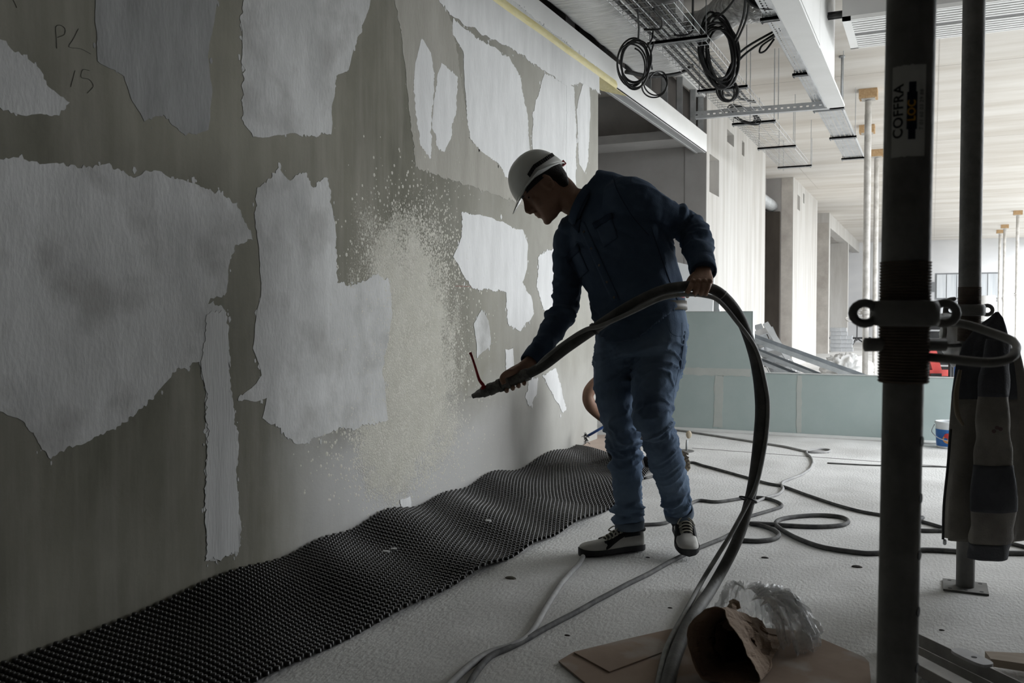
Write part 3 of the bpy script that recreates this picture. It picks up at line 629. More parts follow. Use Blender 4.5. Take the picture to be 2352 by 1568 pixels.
def text_on(txt, size, u, h, m, rad, parent, name='lettering', bold=.0):
    cu = bpy.data.curves.new('txt', 'FONT'); cu.body = txt; cu.size = size; cu.align_x = 'CENTER'; cu.align_y = 'CENTER'; cu.offset = bold; cu.resolution_u = 3; cu.space_character = 1.05
    ob = bpy.data.objects.new('txt', cu); COL.objects.link(ob); dg = bpy.context.evaluated_depsgraph_get(); me = bpy.data.meshes.new_from_object(ob.evaluated_get(dg)); bpy.data.objects.remove(ob)
    bm = bmesh.new(); bm.from_mesh(me)
    for _ in range(4):
        bmesh.ops.triangulate(bm, faces=bm.faces[:]); lg = [e for e in bm.edges if e.calc_length() > .0025]
        if lg: bmesh.ops.subdivide_edges(bm, edges=lg, cuts=1)
    bm.to_mesh(me); bm.free()
    b = MB(); b.add([on_tube(u - v.co.y, h + v.co.x, rad) for v in me.vertices], [tuple(p.vertices) for p in me.polygons]); bpy.data.meshes.remove(me); return b.build(name, m, parent)
text_on('COFFRA', .0225, -.0155, hc, ink, .0387, st, bold=.0006)
wrap_grid('print_block', navy, .0005, .0065, hc - .046, hc + .046, .0386, st); wrap_grid('print_block', navy, -.003, .0125, hc - .030, hc + .030, .0386, st)
wrap_grid('print_block', navy, -.0005, .0105, hc - .046, hc - .018, .0386, st); wrap_grid('print_block', navy, -.0005, .0105, hc + .018, hc + .046, .0386, st)
text_on('LOC', .0165, .0045, hc, orange, .0389, st, bold=.0004)
text_on('T 01 60 03 29 88', .0088, .0195, hc + .001, ink, .0387, st, bold=.0)
# second prop, where the jacket hangs
M['prop_mid'] = mat('prop_mid', (.15, .148, .14), (.21, .205, .195), rough=.7, metal=.3, scale=12)
c2 = onZ(2217, 1345, .008); p2x, p2y = c2.x, c2.y; D2 = (c2 - _C).dot(-CZ)
hk2 = [P(2232, 790, D2), P(2172, 792, D2 - .06), P(2170, 760, D2 - .06), P(2171, 710, D2 - .06), P(2178, 690, D2 - .06), P(2192, 686, D2 - .03)]
pr2 = make_prop('steel_prop', 'dark steel prop carrying the work jacket on its handle', p2x, p2y, P(2217, 712, D2).z, hook=hk2, ears_ang=math.radians(YAW), block=False, holes=False, mi='prop_mid')
# props farther down the hall
def far_prop(px, py, label, blk, collar, mo='galv_dull', hook=True, dd=0.0):
    p = onZ(px, py, CEIL); x, y = p.x, p.y
    hkf = None
    if hook:
        c = Vector((x, y, collar - .052)); hkf = [c, c + CX * -.10, c + CX * -.2 - CZ * .02, c + CX * -.25 + CZ * .03 + Vector((0, 0, -.02)), c + CX * -.22 + CZ * .08 + Vector((0, 0, -.05)), c + CZ * .08 + Vector((0, 0, -.05))]
    make_prop('steel_prop', label, x, y, collar, mo=mo, mi=mo, hook=hkf, holes=False, detail=False)
    block(x, y, blk)
GP = mat('prop_grey', (.42, .40, .37), (.62, .60, .57), rough=.7, scale=10, metal=.2); M['prop_grey'] = GP
far_prop(1995, 207, 'pale grey steel prop, nearest of the row beyond the low green partition', 'timber block on top of the nearest pale prop', 1.04, 'prop_grey')
far_prop(1992, 289, 'pale grey steel prop standing second in the row beyond the partition', 'timber block on top of the second pale prop', 1.1, 'prop_grey', False)
far_prop(2014, 345, 'pale grey steel prop standing third in the row, mostly hidden', 'timber block on top of the third pale prop', 1.1, 'prop_grey', False)
far_prop(2308, 516, 'slender grey prop at the far end, near the second of a pair', 'timber block above the slender far prop of the pair', 1.5, 'prop_grey', False)
far_prop(2297, 528, 'slender grey prop at the far end, partly behind its twin', 'timber block above the half-hidden far prop', 1.5, 'prop_grey', False)
far_prop(2338, 484, 'slender grey far prop with a pale tag, closest to the right picture edge', 'timber block above the tagged far prop', 1.55, 'prop_grey', False)
# ================================================================== things on the floor
# ---- dimpled drainage membrane rolled out along the wall
mat_root = thing('dimpled_membrane', 'black dimpled membrane rolled out along the foot of the wall', 'membrane', (-2.0, 3.5, 0))
MATM = mat('membrane_black', (.020, .019, .018), (.030, .028, .027), rough=.33, scale=30, spec=.5)
XR = [(.4, -1.70), (1.6, -1.69), (2.1, -1.66), (2.5, -1.63), (3.0, -1.60), (3.31, -1.585), (3.9, -1.545), (4.5, -1.51), (5.2, -1.57), (5.85, -1.66), (6.3, -1.72), (6.8, -1.75)]
def xr(y):
    for (a, u), (c, v) in zip(XR, XR[1:]):
        if a <= y <= c: return u + (v - u) * (y - a) / (c - a)
    return XR[0][1] if y < .4 else XR[-1][1]
def mat_pt(s, t):           # s across 0..1 from the wall, t along 0..1
    yw = .35 + (6.38 - .35) * t; ye = .35 + (5.72 - .35) * t; y = yw + (ye - yw) * s + .03 * math.sin(t * 21 + s * 3)
    x = WX + .012 + (xr(y) - WX - .012) * s
    k = min(1, max(0, (t - .22) / .3))
    w = .5 + .5 * math.sin(t * 58 + s * 3.6 + 1.3 * math.sin(t * 11)); w2 = .5 + .5 * math.sin(t * 33 - s * 4 + 2)
    z = .003 + k * (.030 * w * (1 - .35 * s) + .022 * w2 * (.3 + .7 * (1 - s))) + .006 * (1 - k) * (w2)
    return Vector((x, y, z))
NS, NT = 34, 220
b = MB(); b.rings([[mat_pt(i / NS, j / NT) for i in range(NS + 1)] for j in range(NT + 1)], caps=False, loop=False); sheet = b.build('membrane_sheet', MATM, mat_root, smooth=True)
b = MB(); e = 1e-3
for j in range(NT):
    for i in range(NS):
        s_, t_ = (i + (.25 if j % 2 else .75)) / NS, (j + .5) / NT
        c = mat_pt(s_, t_); du = (mat_pt(s_ + e, t_) - c).normalized(); dv = (mat_pt(s_, t_ + e) - c).normalized(); nn = du.cross(dv).normalized(); dv = nn.cross(du)
        vs = []
        for (r, h) in ((.0100, 0), (.0085, .0105), (.0058, .0125)):
            for k in range(7): a = 2 * math.pi * k / 7; vs.append(c + du * (r * math.cos(a)) + dv * (r * math.sin(a)) + nn * h)
        fs = []
        for q in range(2):
            for k in range(7): l = (k + 1) % 7; fs.append((q * 7 + k, q * 7 + l, q * 7 + 7 + l, q * 7 + 7 + k))
        fs.append(tuple(14 + k for k in range(7))); b.add(vs, fs)
o = b.build('membrane_dimples', MATM, mat_root, smooth=True); o['kind'] = 'stuff'
for i, (px, py) in enumerate(((888, 1268), (1122, 1197), (905, 1262))):
    p = onZ(px, py, .05); b = MB(); q = [p + Vector((.016 * math.cos(a) * (1 + .5 * noise.noise(Vector((a, i, 0)))), .012 * math.sin(a), 0)) for a in [k * .9 for k in range(7)]]; b.slab(q, (0, 0, 1), .006)
    tag(b.build('plaster_crumb', PL[1]), ('white plaster crumb lying on the membrane near its middle', 'white plaster crumb on the membrane towards the man', 'tiny white plaster crumb beside the larger crumb on the membrane')[i], 'plaster crumb')
# ---- green board partition: tall end and low run
PY = onZ(1590, 985, 0).y; BT = .09
part = thing('board_partition', 'half-built partition of pale green boards behind the man', 'partition', (-.4, PY, 0))
xt = onY(1728, 800, PY).x; zl = onY(1740, 857, PY).z; zt = onY(1650, 716, PY).z; xj1 = onY(1650, 900, PY).x; xj2 = onY(1836, 900, PY).x
xs = [WX - .15, xj1, xj2, xj2 + 1.2, 2.3]
for i in range(4):
    b = MB(); b.box((xs[i] + .0015, PY, .012), (xs[i + 1] - .0015, PY + .0125, zl)); b.build('low_board', M['board_green'], part)
    b = MB(); b.box((xs[i], PY + BT - .0125, .012), (xs[i + 1], PY + BT, zl)); b.build('rear_board', M['board_green'], part)
b = MB(); b.box((xs[0], PY, zl + .003), (xt, PY + .0125, zt)); b.build('tall_board', M['board_green'], part)
b = MB(); b.box((xs[0], PY + BT - .0125, zl), (xt, PY + BT, zt)); b.build('rear_board', M['board_green'], part)
cap = mat('cap_track', (.50, .53, .53), (.60, .62, .62), rough=.4, metal=.5, scale=5)
b = MB(); b.box((xt + .002, PY - .003, zl), (2.3, PY + BT + .003, zl + .006)); b.build('cap_track', cap, part)
b = MB(); b.box((xs[0], PY - .003, zt), (xt + .004, PY + BT + .003, zt + .006)); b.build('cap_track', cap, part)
b = MB(); b.box((xt, PY - .002, zl), (xt + .004, PY + BT, zt)); b.build('end_track', cap, part)
def filler(name, pts, seed):
    b = MB(); loop = [];
    for i in range(len(pts)):
        a, c = Vector(pts[i]), Vector(pts[(i + 1) % len(pts)]); n = max(1, int((c - a).length / .03))
        for k in range(n): p = a.lerp(c, k / n); loop.append((p.x + .010 * noise.noise(Vector((p.x * 20, p.z * 20, seed))), PY - .0005, p.z + .010 * noise.noise(Vector((p.x * 20, p.z * 20, seed + 9)))))
    b.slab(loop, (0, -1, 0), .0012); b.build(name, M['filler'], part)
filler('joint_filler', [(-2.3, 0, zl - .03), (xt - .01, 0, zl - .03), (xt - .01, 0, zl + .035), (-2.3, 0, zl + .035)], 1)
filler('joint_filler', [(xj1 - .04, 0, .03), (xj1 + .035, 0, .03), (xj1 + .045, 0, zl - .03), (xj1 - .03, 0, zl - .03)], 2)
filler('joint_filler', [(xj2 - .02, 0, .02), (xj2 + .02, 0, .02), (xj2 + .02, 0, zl - .01), (xj2 - .02, 0, zl - .01)], 3)
b = MB(); b.box((-2.6, PY - .16, 0), (2.2, PY - .005, .012)); b.build('floor_screed_strip', M['concrete_floor'], part)
# bright board leaning behind the partition, in the recess
A = onY(1540, 596, 10.3); b = MB(); xL = onY(1440, 600, 10.2).x; xR_ = onY(1640, 700, 10.2).x
zL, zR = onY(1440, 575, 10.2).z, onY(1640, 622, 10.2).z
b.add([(xL, 10.0, 0), (xR_, 10.0, 0), (xR_, 10.2, zR), (xL, 10.2, zL), (xL, 10.014, 0), (xR_, 10.014, 0), (xR_, 10.214, zR), (xL, 10.214, zL)], [(0, 1, 2, 3), (7, 6, 5, 4), (0, 4, 5, 1), (1, 5, 6, 2), (2, 6, 7, 3), (3, 7, 4, 0)])
tag(b.build('leaning_board', mat('board_white', (.80, .82, .83), (.86, .87, .875), rough=.7, scale=2)), 'bright white board standing in the opening behind the man', 'board')
for k in range(4):
    b = MB(); x0 = onY(1642 + k * 5, 690, 9.0); b.beam((x0.x, 9.0, 0), (x0.x - .015 * k, 9.05, 1.18 - .05 * (k % 2) - .02 * k), .028, .04, up=(1, 0, 0))
    tag(b.build('upright_profile', M['galv']), 'thin metal profile standing upright behind the tall green board', 'metal profile', 'upright profiles behind the tall board')
# ---- cables on the floor
def fcable(name, px, r, m, label, cat='cable', lift=None, seed=0, n=8):
    pts = []
    for i, q in enumerate(px):
        h = r + (q[2] if len(q) > 2 else 0); pts.append(onZ(q[0], q[1], h))
    pts = spline(pts, n); pts = [p + Vector((.004 * noise.noise(Vector((p.x * 6, p.y * 6, seed))), .004 * noise.noise(Vector((p.x * 6, p.y * 6, seed + 5))), 0)) for p in pts]
    b = MB(); b.tube(pts, r, 8); return tag(b.build(name, m, smooth=True), label, cat)
fcable('floor_cable', [(1490, 982), (1550, 987), (1640, 1000), (1730, 1014), (1800, 1025), (1850, 1036), (1880, 1038.5), (1903, 1037), (1906, 1033), (1885, 1031), (1858, 1034), (1853, 1040), (1866, 1055), (1862, 1074), (1840, 1090), (1800, 1106), (1796, 1114), (1798, 1122), (1788, 1134), (1760, 1142), (1735, 1153), (1722, 1160)], .0085, M['cable_pale'], 'pale grey cable wandering from the partition to the hose', seed=1)
fcable('floor_cable', [(1480, 1098), (1520, 1088), (1580, 1062), (1620, 1070), (1700, 1092), (1760, 1109), (1800, 1117), (1850, 1135), (1900, 1152), (1960, 1170), (2010, 1180), (2100, 1193), (2180, 1215), (2260, 1232), (2352, 1255), (2450, 1280)], .0085, M['cable_floor'], 'dark cable running straight across the floor behind the man to the right edge', seed=2)
fcable('floor_cable', [(1470, 1205), (1530, 1200), (1560, 1178), (1600, 1150), (1650, 1152), (1720, 1142), (1760, 1144), (1790, 1154), (1795, 1162), (1780, 1168), (1740, 1180), (1700, 1192)], .009, M['cable_floor'], 'dark cable curling from behind the raised foot to the hose', seed=3)
fcable('floor_cable', [(1700, 1240), (1740, 1242), (1775, 1238), (1788, 1228), (1775, 1215), (1745, 1205), (1725, 1202), (1760, 1203), (1820, 1207), (1880, 1209), (1930, 1206), (1948, 1198), (1935, 1188), (1895, 1183), (1850, 1184), (1800, 1190), (1782, 1200), (1795, 1215), (1830, 1235), (1890, 1256), (1960, 1267), (2010, 1270), (2120, 1262), (2240, 1268), (2352, 1270), (2450, 1272)], .0105, M['cable_floor'], 'dark looped cable lying on the floor between the hose and the near prop', seed=4, n=10)
fcable('floor_cable', [(2098, 1190), (2120, 1188), (2110, 1193), (2090, 1196), (2070, 1200), (2100, 1216), (2170, 1218), (2260, 1216), (2352, 1217), (2450, 1219)], .0095, M['cable_floor'], 'dark cable passing under the hanging jacket', seed=5)
fcable('floor_cable', [(1900, 1063), (2000, 1068), (2100, 1070), (2200, 1073), (2352, 1080)], .005, M['cable_floor'], 'thin dark wire crossing the floor before the bucket', seed=6)
fcable('floor_cable', [(1340, 1278), (1325, 1300), (1290, 1340), (1260, 1385), (1235, 1430), (1212, 1462), (1180, 1480), (1120, 1500), (1070, 1535), (1030, 1575), (990, 1620)], .0105, M['cable_pale'], 'dusty grey flat hose running from the planted shoe to the bottom edge', 'hose', seed=7)
fcable('floor_cable', [(1700, 1215), (1660, 1235), (1600, 1260), (1540, 1290), (1480, 1322), (1420, 1352), (1360, 1385), (1300, 1417), (1240, 1450), (1180, 1482), (1130, 1505), (1100, 1535), (1075, 1575), (1050, 1620)], .0095, M['cable_floor'], 'flattened dark cable running diagonally from the hose to the bottom edge', 'cable', seed=8)
# small bent anchor with a round head, and a floor plate
p = onZ(1577, 1036, 0); an = thing('floor_anchor', 'small metal pin with a rounded head standing on the floor', 'anchor', p)
b = MB(); b.tube([p, p + Vector((0, 0, .06)), p + CX * .004 + Vector((0, 0, .085))], .008, 8); b.build('pin', M['galv_dull'], an, smooth=True)
b = MB(); b.blob(p + CX * .016 + Vector((0, 0, .125)), CX, .022, CZ, .012, Vector((0, 0, 1)), .030, 12, 8); b.build('pin_head', mat('tan_plastic', (.42, .36, .27), rough=.6), an, smooth=True)
b = MB(); b.lathe(p + CX * -.03 + Vector((0, 0, .001)), [(.085, 0), (.085, .004)], 16); b.build('pin_foot', M['steel_dark'], an)
# stones and crumbs on the slab
for i, (x, y, r, lb) in enumerate(((1173, 1328, .024, 'greenish crumb of plaster on the bare floor left of the flat hose'), (1968, 1302, .022, 'dark stone lying left of the near prop'), (1757, 1281, .016, 'dark chip beside the loop of dark cable'), (1488, 1280, .010, 'tiny dark chip beside the planted shoe'), (1900, 1040, .012, 'dark chip near the far cable loop'), (1303, 1459, .010, 'tiny dark chip left of the cardboard'), (1539, 1396, .009, 'small dark chip left of the hose on the floor'), (2163, 1447, .009, 'tiny dark chip right of the near prop'))):
    p = onZ(x, y, 0); b = MB(); n = 9
    R_ = [[p + Vector((math.cos(2 * math.pi * k / n) * r * q * (1 + .35 * noise.noise(Vector((k, i, q)))), math.sin(2 * math.pi * k / n) * r * .6 * q * (1 + .35 * noise.noise(Vector((k, i + 5, q)))), h * r * .7)) for k in range(n)] for q, h in ((1, 0), (.9, .25), (.5, .45), (.15, .5))]
    b.rings(R_); tag(b.build('floor_chip', mat('chip%d' % i, (.16, .15, .12) if i == 0 else (.07, .065, .06), rough=.9), smooth=False), lb, 'chip')
# plywood offcut and blue-handled brush by the wall end
b = MB(); q = [onZ(1322, 1040, 0), onZ(1420, 1045, 0), onZ(1420, 1003, 0), onZ(1372, 1003, 0)]; b.slab(q, (0, 0, 1), .018)
tag(b.build('plywood_offcut', mat('plywood', (.50, .40, .34), (.58, .47, .40), scale=6, stretch=(1, 5, 1))), 'pinkish plywood offcut on the floor at the end of the wall', 'board')
br = thing('blue_brush', 'blue-handled wire brush leaning at the end of the plastered wall', 'brush', P(1344, 1012, 6.75))
b = MB(); b.tube([P(1348, 1002, 6.75), P(1400, 972, 6.7)], .010, 8); b.build('handle', mat('blue_plastic', (.03, .08, .25), rough=.4), br, smooth=True)
b = MB()
rb = random.Random(9)
for k in range(46): c = P(1345 + rb.uniform(-4, 4), 1006 + rb.uniform(-9, 9), 6.72 + rb.uniform(-.02, .02)); b.tube([c, c + Vector((rb.uniform(-.02, .02), rb.uniform(-.02, .02), rb.uniform(-.025, .025)))], .0022, 4)
b.build('bristles', M['black_rubber'], br)
# ================================================================== the man with the spray hose
def remesh(mb, voxel, it=6, fac=.5, name='tmp'):
    me = mb.mesh(name); o = bpy.data.objects.new(name, me); COL.objects.link(o)
    m = o.modifiers.new('r', 'REMESH'); m.mode = 'VOXEL'; m.voxel_size = voxel; m.use_smooth_shade = True
    if it: s = o.modifiers.new('s', 'SMOOTH'); s.factor = fac; s.iterations = it
    dg = bpy.context.evaluated_depsgraph_get(); ev = bpy.data.meshes.new_from_object(o.evaluated_get(dg))
    out = MB(); out.v = [v.co.copy() for v in ev.vertices]; out.f = [tuple(p.vertices) for p in ev.polygons]; out.n = [v.normal.copy() for v in ev.vertices]
    bpy.data.objects.remove(o); bpy.data.meshes.remove(me); bpy.data.meshes.remove(ev); return out
def wrinkle(mb, fn):
    for i, (v, n) in enumerate(zip(mb.v, mb.n)): mb.v[i] = v + n * fn(v)
    return mb
def bvh_of(mb): return BVHTree.FromPolygons(mb.v, mb.f)
def limb(b, pts, radii, n=16, sub=6, flat=1.0): b.tube(spline(pts, sub), interp(radii, sub), n, flat=flat)
ZU = Vector((0, 0, 1))
HIP = P(1476, 762, 3.83)
man = None
Lh = cv(.76, .06, .64); Ls = cv(.663, .386, .64)
def Lmix(t): return Lh.lerp(Ls, t).normalized()
TOR = [((1480, 800), 3.82, .198, .155, 0), ((1475, 760), 3.82, .20, .158, .1), ((1466, 705), 3.825, .204, .160, .25), ((1452, 650), 3.835, .206, .160, .45), ((1437, 595), 3.845, .212, .156, .65), ((1418, 540), 3.86, .222, .150, .85), ((1401, 492), 3.875, .212, .134, 1), ((1390, 458), 3.885, .158, .112, 1), ((1372, 434), 3.89, .098, .085, 1), ((1352, 420), 3.89, .06, .06, 1)]
def torso(b, k=1.0, start=0, end=None, n=28):
    secs = []; T = TOR[start:end]
    for i, (c, d, a, bb, t) in enumerate(T):
        p = P(c[0], c[1], d); q0 = T[max(i - 1, 0)]; q1 = T[min(i + 1, len(T) - 1)]
        ax = (P(q1[0][0], q1[0][1], q1[1]) - P(q0[0][0], q0[0][1], q0[1])).normalized(); u = Lmix(t); u = (u - ax * u.dot(ax)).normalized(); w = ax.cross(u)
        secs.append((p, u, a * k, w, bb * k))
    b.ell(secs, n, p=2.3)
# arm and leg chains: (pixel x, pixel y, depth, radius)
ARM_L = [(1418, 470, 3.80, .095), (1452, 462, 3.75, .100), (1490, 480, 3.74, .082), (1535, 500, 3.76, .066), (1580, 515, 3.79, .063), (1598, 545, 3.74, .063), (1606, 585, 3.65, .056), (1615, 622, 3.56, .045)]
ARM_R = [(1345, 520, 3.95, .092), (1318, 548, 3.99, .086), (1308, 600, 3.98, .068), (1304, 655, 3.95, .060), (1300, 700, 3.92, .058), (1278, 745, 3.86, .053), (1248, 792, 3.79, .046), (1221, 830, 3.73, .039)]
LEG_R = [(1432, 775, 3.85, .125), (1420, 820, 3.85, .104), (1412, 865, 3.85, .092), (1416, 930, 3.85, .085), (1430, 1000, 3.84, .075), (1439, 1060, 3.86, .072), (1443, 1120, 3.88, .068), (1444, 1165, 3.885, .066), (1446, 1210, 3.89, .061)]
LEG_L = [(1508, 775, 3.80, .125), (1512, 820, 3.77, .112), (1507, 865, 3.73, .100), (1500, 920, 3.68, .088), (1502, 965, 3.64, .080), (1516, 1010, 3.68, .074), (1535, 1075, 3.76, .072), (1550, 1130, 3.84, .068), (1560, 1180, 3.90, .061)]
def chain(b, ch, k=1.0, i0=0, i1=None, dr=0.0, n=16): limb(b, [P(*c[:3]) for c in ch[i0:i1]], [c[3] * k + dr for c in ch[i0:i1]], n)
# ---- head (local frame: f forward, u up, l left)
th = math.radians(41); HO = P(1253, 432, 3.91); HF = cv(-math.cos(th), -math.sin(th), .05); HL = (cv(0, 0, 1) - HF * cv(0, 0, 1).dot(HF)).normalized(); HU = HL.cross(HF) * -1
if HU.dot(cv(-.65, .75, 0)) < 0: HU = -HU
HS = 1.06
def H(f, u, l=0.0): return HO + (HF * f + HU * u + HL * l) * HS
def head_mb():
    b = MB(); R_ = []
    for (u, fr, bk, w) in ((-.118, .078, .040, .020), (-.110, .090, .012, .034), (-.095, .094, -.012, .045), (-.075, .093, -.045, .055), (-.055, .092, -.068, .061), (-.03, .091, -.086, .067), (0, .090, -.096, .071), (.03, .093, -.101, .074), (.06, .096, -.101, .076), (.09, .086, -.093, .071), (.115, .058, -.07, .056), (.13, .02, -.03, .03)):
        ring = []
        for k in range(28):
            t = 2 * math.pi * k / 28; ct, st = math.cos(t), math.sin(t); e = 2 / 2.25
            ring.append(H((fr + bk) / 2 + (fr - bk) / 2 * math.copysign(abs(ct) ** e, ct), u, w * math.copysign(abs(st) ** e, st)))
        R_.append(ring)
    b.rings(R_)
    b.tube([H(.088, .042), H(.097, .015), H(.108, -.005), H(.117, -.022), H(.112, -.032), H(.092, -.036)], [.008, .009, .011, .0135, .013, .010], 10)   # nose
    for s in (-1, 1): b.blob(H(.098, -.030, s * .012), HF, .013, HL, .009, HU, .009, 8, 6)
    b.blob(H(.094, -.014), HF, .020, HL, .013, HU, .036, 12, 8)
    b.blob(H(.094, -.056), HF, .014, HL, .024, HU, .0075, 12, 8); b.blob(H(.092, -.071), HF, .014, HL, .021, HU, .0075, 12, 8)   # lips
    b.blob(H(.080, -.105), HF, .021, HL, .026, HU, .018, 12, 8)                                                                    # chin
    for s in (-1, 1):
        b.blob(H(.080, .036, s * .030), HF, .018, HL, .028, HU, .010, 12, 8)      # brow
        b.blob(H(.066, -.022, s * .042), HF, .022, HL, .020, HU, .024, 12, 8)     # cheek
        b.blob(H(.074, .012, s * .032), HF, .013, HL, .016, HU, .011, 10, 8)      # lids
        ear = [H(-.008 + .017 * math.cos(t), .006 + .031 * math.sin(t), s * (.075 + .010 * (1 - math.cos(t)) * .5)) for t in [2 * math.pi * k / 16 for k in range(16)]]
        b.tube(ear, .0055, 7, closed=True); b.blob(H(-.006, .004, s * .073), HF, .013, HL, .006, HU, .024, 10, 8)
    return b
def neck(b):
    b.tube(spline([H(-.035, -.005), H(-.045, -.05), P(1312, 462, 3.91), P(1345, 470, 3.90), P(1378, 490, 3.88)], 5), interp([.062, .060, .060, .066, .08], 5), 18)
# ---- hands
def finger(b, pts, r): b.tube(spline(pts, 4), interp([r, r * 1.02, r * .95, r * .80][:len(pts)], 4), 9); b.ball(pts[-1], r * .82, 8, 6)
def hand_left():          # gripping the hose from above, back of the hand to the camera
    b = MB()
    b.ell([(P(1615, 612, 3.58), CX, .030, cv(0, .3, 1), .026), (P(1614, 628, 3.54), CX, .034, cv(0, .3, 1), .024), (P(1613, 640, 3.495), CX, .043, cv(0, .35, 1), .020), (P(1612, 650, 3.468), CX, .043, cv(0, .5, 1), .016), (P(1611, 655, 3.462), CX, .038, cv(0, .5, 1), .010)], 18, p=2.6)
    for i, (x0, x1, yt) in enumerate(((1591, 1579, 680), (1604, 1597, 677), (1618, 1611, 677), (1631, 1622, 680))):
        xm = (x0 + x1) / 2
        finger(b, [P(x0, 646, 3.470), P(xm, 660, 3.452), P(x1 - 1, 673, 3.462), P(x1, yt, 3.492)], (.0105, .011, .0108, .0098)[i])
        b.ball(P(x0, 646, 3.462), .0125, 8, 6)
    b.tube(spline([P(1600, 630, 3.53), P(1588, 640, 3.545), P(1580, 655, 3.55), P(1582, 670, 3.545)], 4), interp([.016, .014, .0125, .010], 4), 9)       # thumb, behind the hose
    return b
def hand_right():         # over the nozzle: palm on top, fingers round the far side and back out below
    b = MB()
    b.ell([(P(1228, 820, 3.745), cv(-.6, .8, 0), .025, CZ, .027), (P(1214, 834, 3.715), cv(-.58, .81, 0), .026, CZ, .029), (P(1197, 846, 3.685), cv(-.5, .86, 0), .024, CZ, .039), (P(1180, 853, 3.672), cv(-.42, .9, 0), .021, CZ, .042), (P(1166, 859, 3.668), cv(-.4, .92, 0), .017, CZ, .038), (P(1159, 864, 3.665), cv(-.4, .92, 0), .010, CZ, .028)], 20, p=2.5)
    for i, x in enumerate((1162, 1176, 1189, 1202)):
        c = NZ(x); r = (.0108, .011, .0105, .0095)[i]
        finger(b, [c + CY * .024 - CZ * .012, c - CZ * .031 - CY * .002, c - CY * .030 - CZ * .010 + CX * .004, c - CY * .026 + CZ * .016 + CX * .006], r)
    b.tube(spline([P(1186, 852, 3.65), P(1166, 857, 3.628), P(1154, 868, 3.618), P(1158, 882, 3.616)], 4), interp([.016, .0145, .0125, .0105], 4), 9)   # thumb in front
    return b
# nozzle axis (needed by the hand)
NZA, NZB = P(1083, 911, 3.72), P(1215, 858, 3.63)
def NZ(px): t = (px - 1083) / (1215 - 1083); return NZA.lerp(NZB, t)
# ---- body: one continuous skin figure, clothed below the neck
SKIN = mat('skin', (.26, .15, .10), (.32, .19, .135), rough=.55, scale=18, bump=.05, bscale=120)
b = head_mb(); neck(b); torso(b, .74)
chain(b, ARM_L, .62); chain(b, ARM_R, .62); chain(b, LEG_R, .6); chain(b, LEG_L, .6)
b.tube([P(1615, 612, 3.58), P(1606, 585, 3.65)], .027, 10); b.tube([P(1221, 828, 3.73), P(1248, 792, 3.79)], .025, 10)
b = remesh(b, .0055, 3)
hl = remesh(hand_left(), .0026, 2); hr = remesh(hand_right(), .0026, 2)
b.add(hl.v, hl.f); b.add(hr.v, hr.f)
base_pt = Vector((HIP.x, HIP.y, 0))
man = tag(b.build('person', SKIN, smooth=True, origin=base_pt), 'person in white hard hat, dark blue shirt and jeans spraying plaster with a hose', 'person')
# eyes and hair
for s in (-1, 1):
    b = MB(); b.blob(H(.079, .012, s * .032), HF, .0075, HL, .011, HU, .006, 10, 8); b.build('eye', mat('eye', (.05, .04, .035), rough=.9, spec=.05), man, smooth=True)
HAIR = mat('hair', (.012, .010, .009), (.022, .019, .017), rough=.7, scale=80, bump=.5, bscale=200)
b = MB(); R_ = []
for (u, fr, bk, w) in ((-.062, -.045, -.074, .045), (-.05, -.035, -.082, .060), (-.03, -.026, -.093, .071), (-.012, -.02, -.1, .0745), (.012, .002, -.104, .0765), (.03, .028, -.107, .079), (.05, .045, -.107, .080), (.075, .05, -.102, .078)):
    R_.append([H((fr + bk) / 2 + (fr - bk) / 2 * math.copysign(abs(math.cos(t)) ** .85, math.cos(t)), u, w * math.copysign(abs(math.sin(t)) ** .7, math.sin(t))) for t in [2 * math.pi * k / 28 for k in range(28)]])
b.rings(R_); b.build('hair', HAIR, man, smooth=True)
# ---- hard hat
hat = bpy.data.objects.new('hard_hat', None); COL.objects.link(hat); hat.parent = man; hat.location = H(0, .05) - base_pt; hat['label'] = 'white hard hat with black strap'
HATW = mat('hat_white', (.60, .61, .58), (.66, .665, .64), rough=.35, scale=5, spec=.4)
def hat_pt(a, v, off=0.0):      # a round the rim (0 = front), v 0 rim .. 1 crown
    ca, sa = math.cos(a), math.sin(a)
    rim = .032 + .030 * (1 - abs(ca)) - (.006 if ca < 0 else -.002) * abs(ca)
    q = v * math.pi / 2; k = math.cos(q) ** .85; L_ = .126 if ca > 0 else .120
    return H(-.002 + (L_ + off) * ca * k, rim + (.166 + off - rim) * math.sin(q) ** 1.0, (.106 + off) * sa * k)
b = MB(); NA = 40
b.rings([[hat_pt(2 * math.pi * i / NA, v) for i in range(NA)] for v in [k / 12 for k in range(12)] + [.985]]); b.build('shell', HATW, hat, smooth=True)
b = MB(); b.tube([hat_pt(2 * math.pi * i / NA, 0, .001) for i in range(NA)], .0032, 7, closed=True); b.build('rim_bead', HATW, hat, smooth=True)
b = MB(); R_ = []
for k in range(5):
    t = k / 4; R_.append([hat_pt(a, 0).lerp(hat_pt(a, 0) + (HF * .046 - HU * .028) * HS * max(0, math.cos(a * 1.25)), t) for a in [(-1.05 + 2.1 * i / 16) for i in range(17)]])
b.rings(R_, caps=False, loop=False); o = b.build('peak', mat('clear_peak', (.85, .86, .85), rough=.12, trans=.75, spec=.5), hat, smooth=True); sm = o.modifiers.new('t', 'SOLIDIFY'); sm.thickness = .0022
STR = mat('strap_black', (.012, .012, .013), (.02, .02, .02), rough=.5, scale=30)
